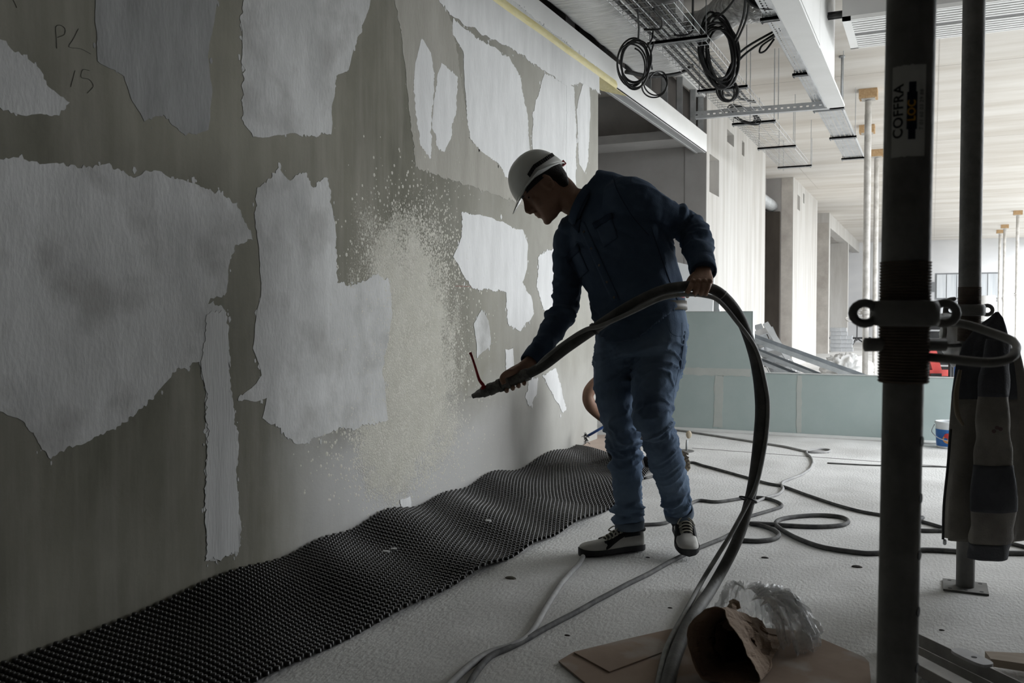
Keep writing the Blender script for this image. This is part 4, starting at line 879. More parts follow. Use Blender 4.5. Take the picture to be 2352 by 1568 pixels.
for s in (1, -1):
    b = MB(); pts = [hat_pt(s * a, .085 + .13 * (a - 1.2) / 1.4, .0025) for a in [1.25 + 1.35 * i / 16 for i in range(17)]]; R_ = []
    for p_ in pts: R_.append([p_ + HU * .0085, p_ + HU * .0085 + (p_ - H(0, .06)).normalized() * .003, p_ - HU * .0085 + (p_ - H(0, .06)).normalized() * .003, p_ - HU * .0085])
    b.rings(R_); st_ = b.build('strap', STR, hat)
    for i in range(1, 16):
        b = MB(); p_ = pts[i]; nn = (p_ - H(0, .06)).normalized(); tt = (pts[i + 1] - pts[i - 1]).normalized(); b.obox(p_ + nn * .004, tt, HU, nn, .0018, .008, .0016); b.build('strap_rib', mat('strap_rib', (.05, .05, .05), rough=.5) if i == 1 else bpy.data.materials['strap_rib'], st_)
b = MB(); b.tube([H(-.098, .040, l) + HF * (-.008 * math.cos(l * 14)) * HS for l in [-.04 + .08 * i / 8 for i in range(9)]], .008, 8); b.build('headband_adjuster', STR, hat, smooth=True)
b = MB(); b.obox(H(-.122, .030), HL, HU, HF, .012, .010, .008); b.build('adjuster_knob', mat('knob_red', (.45, .05, .05), rough=.5), hat)
b = MB(); R_ = [[H((fr + bk) / 2 + (fr - bk) / 2 * math.cos(t), u, w * math.sin(t)) for t in [2 * math.pi * k / 28 for k in range(28)]] for (u, fr, bk, w) in ((.028, .101, -.109, .0815), (.055, .104, -.112, .085))]
b.rings(R_, caps=False); b.build('headband', STR, hat, smooth=True)
# ---- shirt
DEN = mat('denim_shirt', (.042, .063, .100), (.064, .092, .138), rough=.9, scale=7, bump=.35, bscale=260, detail=8, spec=.12, bdist=.003)
DEN_D = mat('denim_seam', (.030, .045, .073), rough=.9, spec=.1)
b = MB(); torso(b, 1.0, start=1)
# front tails of the shirt
fs = cv(-.69, 0, .72)
b.ell([(P(1468, 735, 3.80), Lmix(.1), .195, ZU.cross(Lmix(.1)), .155), (P(1455, 765, 3.78), Lmix(.1), .180, ZU.cross(Lmix(.1)), .150), (P(1430, 785, 3.72), Lmix(.1), .115, ZU.cross(Lmix(.1)), .095)], 24)
chain(b, ARM_L, 1.0, 0, None, .004); chain(b, ARM_R, 1.0, 0, None, .004)
shirt = remesh(b, .007, 5)
AL = [P(*c[:3]) for c in ARM_L]; AR = [P(*c[:3]) for c in ARM_R]
def near(ch, v):
    best = 9; bi = 0
    for i in range(len(ch) - 1):
        ab = ch[i + 1] - ch[i]; t = max(0, min(1, (v - ch[i]).dot(ab) / ab.length_squared)); d = (v - (ch[i] + ab * t)).length
        if d < best: best = d; bi = i + t
    return bi, best
def fold_shirt(v):
    w = .0055 * fbm(Vector((v.x * 9, v.y * 9, v.z * 7)), 3) + .006 * max(0, 1 - abs(noise.noise(Vector((v.x * 6 + v.z * 5, v.y * 6, v.z * 8)))) * 3.4) ** 2
    for ch, el in ((AL, 4.2), (AR, 4.3)):
        s, d = near(ch, v)
        if d < .11 and s > 1.6:
            e = math.exp(-((s - el) / 1.1) ** 2); w += (.0075 * e + .0022) * (noise.noise(Vector((s * 3.2 + v.x * 9, v.y * 7, v.z * 9))) * 1.6 - .5 * abs(noise.noise(Vector((s * 5, v.y * 11, v.z * 11)))))
            if s > 6.3: w += .003 * noise.noise(Vector((s * 8, v.y * 14, v.z * 14)))
    q = noise.noise(Vector((v.x * 5 + v.z * 9, v.y * 5 - v.z * 6, v.z * 3))); w += .006 * max(0, 1 - abs(q) * 5) * -1
    return w
shirt = wrinkle(shirt, fold_shirt)
def topx(v):
    q = _R.transposed() @ (v - _C); return 1176 + FPX * q.x / -q.z, 784 - FPX * q.y / -q.z
HEM = [(1300, 752), (1375, 768), (1395, 790), (1442, 790), (1480, 768), (1520, 735), (1555, 706), (1580, 694), (1640, 690)]
def hem(x):
    for (a, u_), (c_, v_) in zip(HEM, HEM[1:]):
        if a <= x <= c_: return u_ + (v_ - u_) * (x - a) / (c_ - a)
    return HEM[0][1] if x < 1300 else HEM[-1][1]
def below(v):
    x, y = topx(v)
    return y > hem(x) + 3 * noise.noise(v * 30) and (v - AR[0]).length > .0 and near(AR, v)[1] > .10 and near(AL, v)[1] > .09
_bl = [below(v) for v in shirt.v]; shirt.f = [f for f in shirt.f if not any(_bl[i] for i in f)]
_used = sorted({i for f in shirt.f for i in f}); _mp = {o: i for i, o in enumerate(_used)}; shirt.v = [shirt.v[i] for i in _used]; shirt.f = [tuple(_mp[i] for i in f) for f in shirt.f]
sh = shirt.build('shirt', DEN, man, smooth=True); _m = sh.modifiers.new('t', 'SOLIDIFY'); _m.thickness = .003; sbv = bvh_of(shirt)
def drape(bv, grid, off):      # lay a grid of sighted points on a surface
    out = []
    for row in grid:
        r_ = []
        for (x, y) in row:
            d = ray(x, y).normalized(); h = bv.ray_cast(_C, d)
            r_.append(h[0] + h[1] * off if h[0] is not None else None)
        out.append(r_)
    return out
def patch(name, bv, quad, m, parent, off=.002, nu=8, nv=8, th=.002):
    (a, b_, c, d) = [Vector((x, y, 0)) for x, y in quad]
    g = drape(bv, [[tuple((a.lerp(b_, i / nu)).lerp(d.lerp(c, i / nu), j / nv))[:2] for i in range(nu + 1)] for j in range(nv + 1)], off)
    b = MB(); vs = []; idx = {}
    for j, row in enumerate(g):
        for i, p in enumerate(row):
            if p is not None: idx[i, j] = len(vs); vs.append(p)
    fcs = []
    for j in range(nv):
        for i in range(nu):
            k = [(i, j), (i, j + 1), (i + 1, j + 1), (i + 1, j)]
            if all(q in idx for q in k):
                pp = [vs[idx[q]] for q in k]
                if max((pp[0] - pp[2]).length, (pp[1] - pp[3]).length) < .12: fcs.append(tuple(idx[q] for q in k))
    if not fcs: return None
    b.add(vs, fcs); o = b.build(name, m, parent, smooth=True); s = o.modifiers.new('t', 'SOLIDIFY'); s.thickness = th; s.offset = 0; return o
def seam(name, bv, px, m, parent, r=.0016, off=.001):
    pts = [p for p in drape(bv, [[(x, y) for x, y, z in [tuple(q) for q in spline([(x, y, 0) for x, y in px], 6)]]], off)[0] if p is not None]
    if len(pts) < 3: return None
    b = MB(); b.tube(pts, r, 5); return b.build(name, m, parent, smooth=True)
patch('placket', sbv, [(1326, 512), (1342, 508), (1424, 690), (1406, 694)], DEN, sh, .0015, 4, 20, .003)
for t in (.12, .33, .55, .76, .96):
    x, y = 1332 + (1415 - 1332) * t, 512 + (690 - 512) * t; d = ray(x, y).normalized(); h = sbv.ray_cast(_C, d)
    if h[0] is not None: b = MB(); b.lathe(h[0] + h[1] * .003, [(.0055, 0), (.0055, .0025)], 10, h[1]); b.build('button', mat('button', (.10, .09, .08), rough=.4) if t == .12 else bpy.data.materials['button'], sh)
pk1 = patch('chest_pocket', sbv, [(1366, 512), (1402, 490), (1420, 545), (1388, 568)], DEN, sh, .003, 8, 8, .003)
pk2 = patch('chest_pocket', sbv, [(1300, 590), (1326, 562), (1352, 622), (1332, 640)], DEN, sh, .003, 8, 8, .003)
patch('pocket_flap', sbv, [(1362, 514), (1406, 487), (1409, 500), (1368, 527)], DEN_D, pk1 or sh, .006, 8, 3, .003); patch('pocket_flap', sbv, [(1297, 592), (1328, 560), (1334, 574), (1304, 606)], DEN_D, pk2 or sh, .006, 8, 3, .003)
seam('shoulder_seam', sbv, [(1408, 402), (1415, 430), (1430, 460), (1455, 500), (1490, 540)], DEN_D, sh)
seam('side_seam', sbv, [(1495, 520), (1515, 580), (1540, 650), (1560, 700)], DEN_D, sh)
# collar
CN = [P(1318, 462, 3.91), P(1345, 470, 3.90)]; ax = (P(1312, 458, 3.91) - P(1372, 486, 3.885)).normalized(); u = cv(.1, .3, 1); u = (u - ax * u.dot(ax)).normalized(); w = ax.cross(u)
b = MB(); cc = P(1336, 470, 3.90); b.ell([(cc - ax * .03, u, .088, w, .094), (cc, u, .077, w, .083), (cc + ax * .020, u, .070, w, .077), (cc + ax * .016, u, .080, w, .088), (cc - ax * .022, u, .096, w, .104)], 26, caps=False); o = b.build('collar', DEN, sh, smooth=True); sm = o.modifiers.new('t', 'SOLIDIFY'); sm.thickness = .003
for (q, lb) in ((((1322, 500), (1336, 505), (1330, 535), (1316, 520)), 'collar_point'), (((1326, 425), (1342, 430), (1338, 475), (1325, 470)), 'collar_point')): patch(lb, sbv, q, DEN_D, sh, .004, 4, 4, .004)
for ch, nm in ((ARM_L, 'cuff'), (ARM_R, 'cuff')):
    a_, c_ = P(*ch[-2][:3]), P(*ch[-1][:3]); t_ = (c_ - a_).normalized(); r_ = ch[-1][3]
    b = MB(); b.lathe(c_ - t_ * .042, [(r_ + .009, 0), (r_ + .0095, .01), (r_ + .008, .05), (r_ + .004, .052), (r_ + .001, .048)], 22, t_, caps=False); b.build('cuff', DEN, sh, smooth=True)
# ---- red underpants edge, belt and jeans
JEAN = mat('denim_jeans', (.10, .148, .225), (.155, .212, .295), rough=.9, scale=6, bump=.35, bscale=220, detail=8, spec=.12, bdist=.003, stretch=(1, 1, .6), c3=(.08, .115, .18), s3=5)
JEAN_D = mat('jeans_seam', (.075, .11, .165), rough=.9, spec=.1)
b = MB(); torso(b, .985, 0, 3); b.ell([(P(1478, 800, 3.82), Lh, .195, ZU.cross(Lh), .150), (P(1474, 760, 3.82), Lh, .192, ZU.cross(Lh), .148), (P(1470, 722, 3.825), Lmix(.2), .186, ZU.cross(Lmix(.2)), .144)], 24)
jb = MB(); jb.ell([(P(1470, 815, 3.82), Lh, .175, ZU.cross(Lh), .145), (P(1476, 785, 3.82), Lh, .196, ZU.cross(Lh), .152), (P(1478, 755, 3.82), Lh, .194, ZU.cross(Lh), .150), (P(1474, 722, 3.825), Lmix(.15), .186, ZU.cross(Lmix(.15)), .144)], 26, p=2.2)
chain(jb, LEG_R); chain(jb, LEG_L); jeans = remesh(jb, .0075, 5)
LR = [P(*c[:3]) for c in LEG_R]; LLg = [P(*c[:3]) for c in LEG_L]
def fold_jeans(v):
    w = .004 * fbm(v * 8, 3); rg = 0
    for ch, kn in ((LR, 4.3), (LLg, 4.4)):
        s, d = near(ch, v)
        if d < .14:
            e = math.exp(-((s - kn) / .8) ** 2); a = math.exp(-((s - 7.4) / .8) ** 2)
            q = Vector((v.x * 7 + s * 2.2, v.y * 7, v.z * 16 + 4 * noise.noise(v * 4))); w += (.004 + .012 * e + .010 * a + .006 * math.exp(-((s - 1.4) / .9) ** 2)) * max(0, 1 - abs(noise.noise(q)) * 3.2) ** 2
            w += (.011 * e + .012 * a + .004) * (1.3 * noise.noise(Vector((s * 3.4 + v.x * 6, v.y * 8, v.z * 5))) + .8 * noise.noise(Vector((v.x * 10 - v.z * 22, v.y * 10 + v.z * 14, s * 2))) - .4) 
    return w
jeans = wrinkle(jeans, fold_jeans); jo = jeans.build('jeans', JEAN, man, smooth=True); jbv = bvh_of(jeans)
for ch in (LEG_R, LEG_L):
    a_, c_ = P(*ch[-2][:3]), P(*ch[-1][:3]); t_ = (c_ - a_).normalized(); r_ = ch[-1][3]; b = MB()
    b.lathe(c_ - t_ * .030, [(r_ * .97, 0), (r_ * .97 + .004, .003), (r_ * .95 + .004, .034), (r_ * .95, .037), (r_ * .9, .033)], 24, t_, caps=False); b.v = [v + Vector((1, 1, 0)) * (.005 * noise.noise(v * 16)) for v in b.v]; b.build('turn_up', mat('jeans_inside', (.09, .12, .16), (.13, .16, .20), rough=.9, scale=8) if ch is LEG_R else bpy.data.materials['jeans_inside'], jo, smooth=True)
seam('pocket_seam', jbv, [(1535, 745), (1542, 765), (1560, 772), (1582, 770)], JEAN_D, jo, r=.001, off=.0); seam('leg_seam', jbv, [(1566, 742), (1566, 780), (1560, 840), (1548, 900)], JEAN_D, jo, r=.001, off=.0)
patch('back_pocket', jbv, [(1572, 760), (1586, 770), (1580, 840), (1560, 850)], JEAN_D, jo, .001, 5, 8, .0015)
bc = P(1474, 717, 3.825); Lb = Lmix(.15); wb_ = ZU.cross(Lb)
b = MB(); b.ell([(bc + ZU * .022, Lb, .190, wb_, .148), (bc + ZU * .024, Lb, .195, wb_, .153), (bc - ZU * .012, Lb, .197, wb_, .155), (bc - ZU * .014, Lb, .190, wb_, .148)], 40, p=2.2, caps=False); b.build('belt', mat('belt_leather', (.07, .06, .045), (.11, .10, .08), rough=.5, scale=12), man, smooth=True)
b = MB(); b.ell([(bc + ZU * .024, Lb, .184, wb_, .142), (bc + ZU * .05, Lb, .186, wb_, .144)], 36, p=2.2, caps=False); b.build('underwear_band', mat('red_band', (.35, .05, .06), rough=.8), man, smooth=True)
# ---- shoes
def shoe(heel, toe, up, nm, flip):
    d = (toe - heel); Lg = d.length; t = d.normalized(); up = (up - t * up.dot(t)).normalized(); s = t.cross(up) * flip
    def Q(l, w, h): return heel + t * (l * Lg) + s * w + up * h
    root = bpy.data.objects.new('shoe', None); COL.objects.link(root); root.parent = man; root.location = heel - base_pt; root['label'] = nm
    st = [(-.02, .022, .028), (.04, .034, .030), (.15, .038, .03), (.35, .036, .030), (.55, .043, .028), (.72, .048, .026), (.86, .046, .027), (.95, .039, .029), (1.01, .028, .032), (1.045, .012, .035)]
    b = MB(); b.rings([[Q(l, -w * .94, .004), Q(l, -w * 1.06, .010), Q(l, -w * 1.06, h), Q(l, w * 1.06, h), Q(l, w * 1.06, .010), Q(l, w * .94, .004), Q(l, 0, .0)] for (l, w, h) in [tuple(q) for q in spline(st, 5)]]); b.build('sole', mat('shoe_sole', (.022, .022, .024), (.035, .035, .036), rough=.7, scale=20) if 'shoe_sole' not in bpy.data.materials else bpy.data.materials['shoe_sole'], root, angle=50)
    up_st = [(-.015, .018, .085), (.03, .034, .100), (.12, .037, .098), (.24, .037, .098), (.36, .037, .096), (.48, .041, .080), (.60, .044, .066), (.74, .046, .058), (.87, .044, .055), (.95, .037, .051), (1.005, .026, .046), (1.035, .010, .038)]
    b = MB(); R_ = []
    for (l, w, h) in [tuple(q) for q in spline(up_st, 4)]:
        ring = []
        for k in range(14):
            a = math.pi * k / 13; ring.append(Q(l, w * math.copysign(abs(math.cos(a)) ** .7, math.cos(a)), .024 + (h - .024) * abs(math.sin(a)) ** .8))
        R_.append(ring)
    b.rings(R_); ub = b.build('upper', mat('shoe_leather', (.46, .45, .42), (.56, .55, .52), rough=.6, scale=9) if 'shoe_leather' not in bpy.data.materials else bpy.data.materials['shoe_leather'], root, smooth=True)
    bk = bpy.data.materials.get('shoe_black') or mat('shoe_black', (.02, .02, .021), (.032, .032, .032), rough=.8, scale=30)
    b = MB(); b.rings([[Q(l, .022 * k / 3, h + .004 - .004 * abs(k) / 3 - .010 * (abs(k) / 3) ** 2) for k in range(-3, 4)] for (l, h) in ((.28, .112), (.36, .098), (.46, .085), (.56, .0725), (.64, .064))], caps=False, loop=False); o = b.build('tongue', bk, root, smooth=True); m_ = o.modifiers.new('t', 'SOLIDIFY'); m_.thickness = .007; m_.offset = -1
    b = MB(); ring = [Q(.14 + .16 * math.cos(a), .037 * math.sin(a), .104 + .012 * math.cos(a)) for a in [2 * math.pi * k / 20 for k in range(20)]]; b.tube(ring, .0095, 8, closed=True); b.build('ankle_collar', bk, root, smooth=True)
    for sgn in (-1, 1):
        b = MB(); b.rings([[Q(l, sgn * w0, h0), Q(l, sgn * w1, h1)] for (l, w0, h0, w1, h1) in ((.34, .026, .096, .0385, .078), (.44, .028, .083, .041, .066), (.54, .030, .0695, .044, .05), (.62, .030, .0635, .0455, .034), (.68, .027, .061, .047, .028))], caps=False, loop=False); o = b.build('lace_panel', bk, root, smooth=True); m_ = o.modifiers.new('t', 'SOLIDIFY'); m_.thickness = .004; m_.offset = 0
    lm = bpy.data.materials.get('shoe_lace') or mat('shoe_lace', (.42, .40, .34), (.50, .48, .42), rough=.9, scale=60)
    for i in range(5):
        l = .38 + i * .055; h = .100 - (l - .36) * .145; b = MB(); b.tube(spline([Q(l, -.030, h - .010), Q(l + .012, -.012, h + .004), Q(l + .02, .012, h + .004), Q(l + .03, .030, h - .012)], 4), .0028, 6); b.tube(spline([Q(l, .030, h - .010), Q(l + .012, .012, h + .005), Q(l + .02, -.012, h + .005), Q(l + .03, -.030, h - .012)], 4), .0028, 6); b.build('lace', lm, root, smooth=True)
    b = MB(); b.tube(spline([Q(.40, .0, .106), Q(.44, .022, .108), Q(.50, .036, .09), Q(.46, .03, .085)], 4), .0028, 6); b.tube(spline([Q(.40, .0, .106), Q(.46, -.02, .106), Q(.54, -.036, .086)], 4), .0028, 6); b.build('lace_bow', lm, root, smooth=True)
    b = MB(); b.obox(Q(.285, 0, .116), s, up, t, .016, .012, .003); b.build('tongue_label', bpy.data.materials.get('shoe_label') or mat('shoe_label', (.50, .46, .10), rough=.5), root)
    return root
shoe(onZ(1474, 1262, .002), onZ(1337, 1276, .002), ZU, 'off-white leather work shoe planted on the floor', 1)
hl_ = P(1562, 1216, 3.96); shoe(hl_, P(1582, 1276, 3.755), cv(.02, .78, .62), 'off-white leather work shoe lifted at the heel', 1)
# ankles in dark socks
for ch, hp in ((LEG_R, P(1450, 1232, 3.88)), (LEG_L, P(1566, 1206, 3.95))):
    b = MB(); b.tube([P(*ch[-1][:3]), hp], [.050, .040], 14); b.build('sock', mat('sock', (.015, .015, .017), rough=.9) if ch is LEG_R else bpy.data.materials['sock'], man, smooth=True)
# ================================================================== spray hose
HOSE = mat('hose_rubber', (.050, .049, .046), (.092, .090, .084), rough=.65, scale=14, bump=.2, bscale=80, spec=.3)
hp = [NZB + (NZA - NZB) * .02, P(1250, 838, 3.585), P(1300, 800, 3.55), P(1365, 755, 3.50), P(1440, 706, 3.47), P(1510, 671, 3.47), P(1560, 659, 3.485), P(1610, 658, 3.50), P(1655, 674, 3.51), P(1700, 730, 3.53), P(1733, 822, 3.55), P(1746, 920, 3.55), P(1742, 1010, 3.52), P(1726, 1130, 3.47), P(1694, 1238, 3.41), onZ(1640, 1342, .026), onZ(1590, 1418, .031), onZ(1556, 1492, .036), onZ(1534, 1568, .034), onZ(1518, 1680, .033)]
hose = thing('spray_hose', 'thick dark rubber plaster hose arching from the nozzle to the floor', 'hose', onZ(1590, 1418, 0))
HP = spline(hp, 10); b = MB(); b.tube(HP, .0205, 16); b.build('main_hose', HOSE, hose, smooth=True)
ap = [P(1228, 848, 3.60), P(1255, 820, 3.565), P(1300, 785, 3.54), P(1345, 757, 3.49), P(1380, 748, 3.46), P(1450, 717, 3.445), P(1520, 685, 3.445), P(1575, 676, 3.46), P(1615, 678, 3.475), P(1650, 690, 3.49), P(1690, 735, 3.51), P(1735, 800, 3.53), P(1757, 880, 3.54), P(1764, 940, 3.535), P(1757, 1020, 3.50), P(1738, 1110, 3.455), P(1715, 1160, 3.43), P(1680, 1225, 3.385), P(1655, 1265, 3.36), onZ(1615, 1330, .035), onZ(1580, 1395, .022), onZ(1535, 1480, .025), onZ(1512, 1568, .022), onZ(1498, 1680, .020)]
b = MB(); b.tube(spline(ap, 8), .0088, 10); b.build('air_line', mat('air_line', (.16, .16, .155), (.24, .24, .23), rough=.55, scale=20), hose, smooth=True)
def band(pc, r, w, m, nm, sq=1.25):
    i = min(range(1, len(HP) - 1), key=lambda k: (HP[k] - pc).length); t = (HP[i + 1] - HP[i - 1]).normalized(); b = MB(); b.lathe(HP[i] - t * w / 2 + (pc - HP[i]) * .0, [(r * .9, 0), (r, 0), (r, w), (r * .9, w)], 16, t, caps=False); b.build(nm, m, hose, smooth=False)
band(P(1368, 752, 3.5), .0245, .012, M['black_rubber'], 'tape_band'); band(P(1660, 680, 3.51), .0215, .004, M['cable_pale'], 'tape_band')
c = P(1722, 1147, 3.455); b = MB(); t = (P(1715, 1170, 3.44) - P(1728, 1120, 3.465)).normalized(); u, w = frame_of(t, CZ)
b.tube([c + u * .033 * math.cos(a) + w * .026 * math.sin(a) + CX * -.006 for a in [2 * math.pi * k / 14 for k in range(14)]], .004, 6, closed=True); b.build('cable_tie', M['black_rubber'], hose, smooth=True)
# nozzle: couplings, ball valve with red lever, tip
nz = bpy.data.objects.new('nozzle', None); COL.objects.link(nz); nz.parent = hose; nz.location = NZA - wloc(hose); nz['label'] = 'metal spray nozzle with a red lever'
AX = (NZA - NZB).normalized(); LN = (NZA - NZB).length
BR = mat('nozzle_metal', (.10, .098, .09), (.20, .195, .18), rough=.6, metal=.5, scale=40, bump=.3, bscale=90)
prof = [(.0225, 0), (.0255, .004), (.0255, .026), (.0225, .028), (.0235, .05), (.0235, .075), (.027, .078), (.027, .098), (.022, .10), (.022, .112), (.0275, .115), (.0275, .128), (.024, .131), (.024, .150), (.026, .153), (.026, .168), (.0205, .171), (.023, .176), (.023, .196), (.019, .2), (.0165, .215), (.011, .228), (.010, .240), (.008, .24)]
k = LN / .245; b = MB(); b.lathe(NZB, [(r, h * k) for r, h in prof], 18, AX); b.build('couplings', BR, nz, angle=35)
RED = mat('lever_red', (.30, .018, .022), (.38, .03, .03), rough=.45, scale=20)
pv = NZ(1112) + CY * .022 + CZ * .012
b = MB(); b.lathe(pv - CY * .012, [(.011, 0), (.013, .008), (.009, .016)], 10, CY); b.build('valve_stem', RED, nz, smooth=True)
b = MB(); lp = spline([pv - CX * .0 + CY * -.004, P(1109, 883, 3.685), P(1101, 872, 3.685), P(1094, 850, 3.685), P(1085, 822, 3.685), P(1080, 809, 3.685)], 5); b.tube(lp, interp([.009, .0095, .0085, .007, .0062, .0085], 5), 8, flat=.6); b.build('lever', RED, nz, smooth=True)
# mist just leaving the nozzle tip
b = MB(); rnd = random.Random(3); q0 = NZA; q1 = onX(940, 930, WX); dr = (q1 - q0); u, w = frame_of(dr)
for _ in range(260):
    t = rnd.random() ** 1.6 * .4; r = .004 + t * .05; a = rnd.random() * 6.28; rr = r * rnd.random() ** .5; c = q0 + dr * t + (u * math.cos(a) + w * math.sin(a)) * rr; s = rnd.uniform(.0004, .0009)
    b.add([c + Vector((s, 0, 0)), c + Vector((-s, 0, 0)), c + Vector((0, s, 0)), c + Vector((0, -s, 0)), c + Vector((0, 0, s)), c + Vector((0, 0, -s))], [(0, 2, 4), (2, 1, 4), (1, 3, 4), (3, 0, 4), (2, 0, 5), (1, 2, 5), (3, 1, 5), (0, 3, 5)])
tag(b.build('spray_droplets', PL[6]), 'fine plaster droplets leaving the nozzle tip', 'spray', kind='stuff')
# ================================================================== person kneeling behind the man
KD = 6.0
b = MB()
kb = MB()
skin2 = SKIN
def K(px, py, d=KD): return P(px, py, d)
tors = [(K(1500, 985), .13), (K(1490, 930), .15), (K(1470, 870, 5.95), .165), (K(1450, 815, 5.95), .15), (K(1438, 785, 5.95), .09)]
cl = MB(); cl.tube(spline([p for p, r in tors], 5), interp([r for p, r in tors], 5), 18, flat=.8)
LEGK = [(K(1500, 990, 6.1), .10), (K(1450, 1000, 6.15), .085), (K(1415, 1030, 6.15), .07), (K(1450, 1062, 6.1), .058), (K(1500, 1064, 6.0), .05), (K(1545, 1058, 5.95), .045)]
LEGK2 = [(K(1500, 990, 5.9), .10), (K(1455, 985, 5.75), .085), (K(1440, 1000, 5.72), .075), (K(1452, 1040, 5.78), .06), (K(1466, 1080, 5.82), .05)]
tr = MB(); tr.tube(spline([p for p, r in LEGK], 5), interp([r for p, r in LEGK], 5), 14); tr.tube(spline([p for p, r in LEGK2], 5), interp([r for p, r in LEGK2], 5), 14); tr.blob(K(1498, 985), CX, .15, CZ, .16, CY, .12)
UA = [(K(1440, 832, 5.8), .062), (K(1405, 850, 5.75), .055)]
ARMK = [(K(1440, 832, 5.8), .055), (K(1400, 860, 5.75), .05), (K(1364, 886, 5.7), .044), (K(1350, 908, 5.68), .036), (K(1358, 932, 5.70), .042), (K(1384, 958, 5.8), .034), (K(1405, 974, 5.85), .028)]
ARMK2 = [(K(1445, 830, 6.1), .055), (K(1410, 870, 6.2), .048), (K(1390, 910, 6.22), .044), (K(1390, 950, 6.1), .038), (K(1400, 975, 6.0), .03)]
bd = MB(); bd.tube(spline([p for p, r in tors], 5), interp([r * .9 for p, r in tors], 5), 18, flat=.8)
for ch in (ARMK, ARMK2, LEGK, LEGK2): bd.tube(spline([p for p, r in ch], 5), interp([r * (.98 if ch in (ARMK, ARMK2) else .85) for p, r in ch], 5), 14)
bd.tube(spline([K(1438, 795, 5.95), K(1432, 770, 5.95), K(1430, 752, 5.95)], 4), .055, 12); bd.blob(K(1428, 742, 5.95), CX, .095, CZ, .075, CY, .115); bd.blob(K(1411, 744, 5.95), CX, .02, CZ, .016, CY, .02)
for (hx, hy, hd) in ((1410, 978, 5.86), (1404, 980, 6.0)):
    bd.blob(K(hx, hy, hd), CX, .045, CZ, .025, CY, .035)
    for i in range(4): bd.tube(spline([K(hx + 6, hy + 4 - 3 * i, hd), K(hx + 16, hy + 8 - 3 * i, hd - .01), K(hx + 18, hy + 14 - 3 * i, hd)], 3), .009, 7)
    bd.tube(spline([K(hx, hy - 6, hd - .02), K(hx + 10, hy - 9, hd - .03), K(hx + 17, hy - 6, hd - .03)], 3), .010, 7)
bd = remesh(bd, .009, 3); kneel = tag(bd.build('person', SKIN, smooth=True, origin=(K(1470, 1060).x, K(1470, 1060).y, 0)), 'person kneeling by the wall, mostly hidden behind the standing man', 'person')
cl.tube(spline([p for p, r in UA], 5), interp([r + .012 for p, r in UA], 5), 14)
shd = mat('shirt_dark', (.03, .032, .036), (.045, .047, .05), rough=.9, scale=9)
remesh(cl, .012, 4).build('shirt', shd, kneel, smooth=True); remesh(tr, .012, 4).build('trousers', mat('trousers_dark', (.02, .021, .025), (.03, .031, .035), rough=.9, scale=9), kneel, smooth=True)
b = MB(); b.blob(K(1431, 734, 5.96), CX, .098, CZ, .08, CY, .10); b.build('hair', HAIR, kneel, smooth=True)
bt = bpy.data.objects.new('boot', None); COL.objects.link(bt); bt.parent = kneel; bt.location = K(1560, 1060, 5.95) - wloc(kneel)
b = MB(); b.tube(spline([K(1530, 1060, 5.95), K(1555, 1056, 5.95), K(1568, 1058, 5.95)], 4), interp([.05, .055, .045], 4), 14); b.build('boot_upper', shd, bt, smooth=True)
pl_ = [K(1563, 1031, 5.92), K(1572, 1040, 5.92), K(1580, 1056, 5.92), K(1582, 1072, 5.92), K(1576, 1080, 5.92), K(1568, 1066, 5.92), K(1560, 1046, 5.92)]
b = MB(); b.slab(pl_, CZ, .06); so = b.build('boot_sole', mat('boot_sole', (.30, .26, .20), rough=.8), bt)
for i in range(5):
    b = MB(); y = 1038 + i * 8; b.beam(K(1569 + i * 2.2, y, 5.86), K(1581 + i * .6, y + 5, 5.86), .012, .012); b.build('boot_tread', mat('boot_tread', (.10, .085, .07), rough=.9) if i == 0 else bpy.data.materials['boot_tread'], so)
# ================================================================== jacket on the second prop
JD = D2 - .16
CANV = mat('canvas_grey', (.17, .158, .138), (.24, .225, .20), rough=.9, scale=9, bump=.3, bscale=150, detail=7, c3=(.13, .12, .11), s3=4); NAVY = mat('canvas_navy', (.045, .047, .053), (.066, .068, .075), rough=.9, scale=10, bump=.3, bscale=150)
jk = thing('work_jacket', 'grey and navy work jacket hung on the prop handle', 'jacket', (p2x, p2y, P(2260, 1283, JD).z))
rows = [(716, 2286, 2294), (730, 2272, 2304), (750, 2244, 2310), (790, 2216, 2318), (840, 2203, 2328), (900, 2195, 2337), (960, 2189, 2343), (1030, 2181, 2350), (1100, 2174, 2358), (1160, 2168, 2364), (1210, 2165, 2360), (1236, 2168, 2350)]
def jring(y, l, r, d, kz=.55, n=48, amp=.011, ph=0.0):
    c, hw = (l + r) / 2, (r - l) / 2; out = []; m = hw / 2080 * d
    for k in range(n):
        t = 2 * math.pi * k / n; f = amp * min(1, (y - 715) / 120) * (math.sin(5 * t + y * .006 + ph) + .6 * math.sin(9 * t - y * .008 + ph))
        rad = 1 + f / max(m, .03); out.append(P(c + hw * math.cos(t) * rad, y, d + .0) + CZ * (min(.085, m * kz) * math.sin(t) * rad))
    return out
b = MB(); R_ = [jring(y, l, r, JD + .03) for (y, l, r) in rows]; R_ = [[p for p in r_] for r_ in R_]
dense = []
for i in range(len(R_) - 1):
    for k in range(4): dense.append([a.lerp(c, k / 4) for a, c in zip(R_[i], R_[i + 1])])
dense.append(R_[-1]); dense.append([p.lerp(sum(R_[-1], Vector()) / 48, .1) + Vector((0, 0, .02)) for p in R_[-1]])
zy = P(2260, 905, JD).z
split = next(i for i, r_ in enumerate(dense) if sum(r_, Vector()).z / 48 < zy)
b = MB(); b.rings(dense[split:], caps=False); o = b.build('body', CANV, jk, smooth=True); m_ = o.modifiers.new('t', 'SOLIDIFY'); m_.thickness = .004
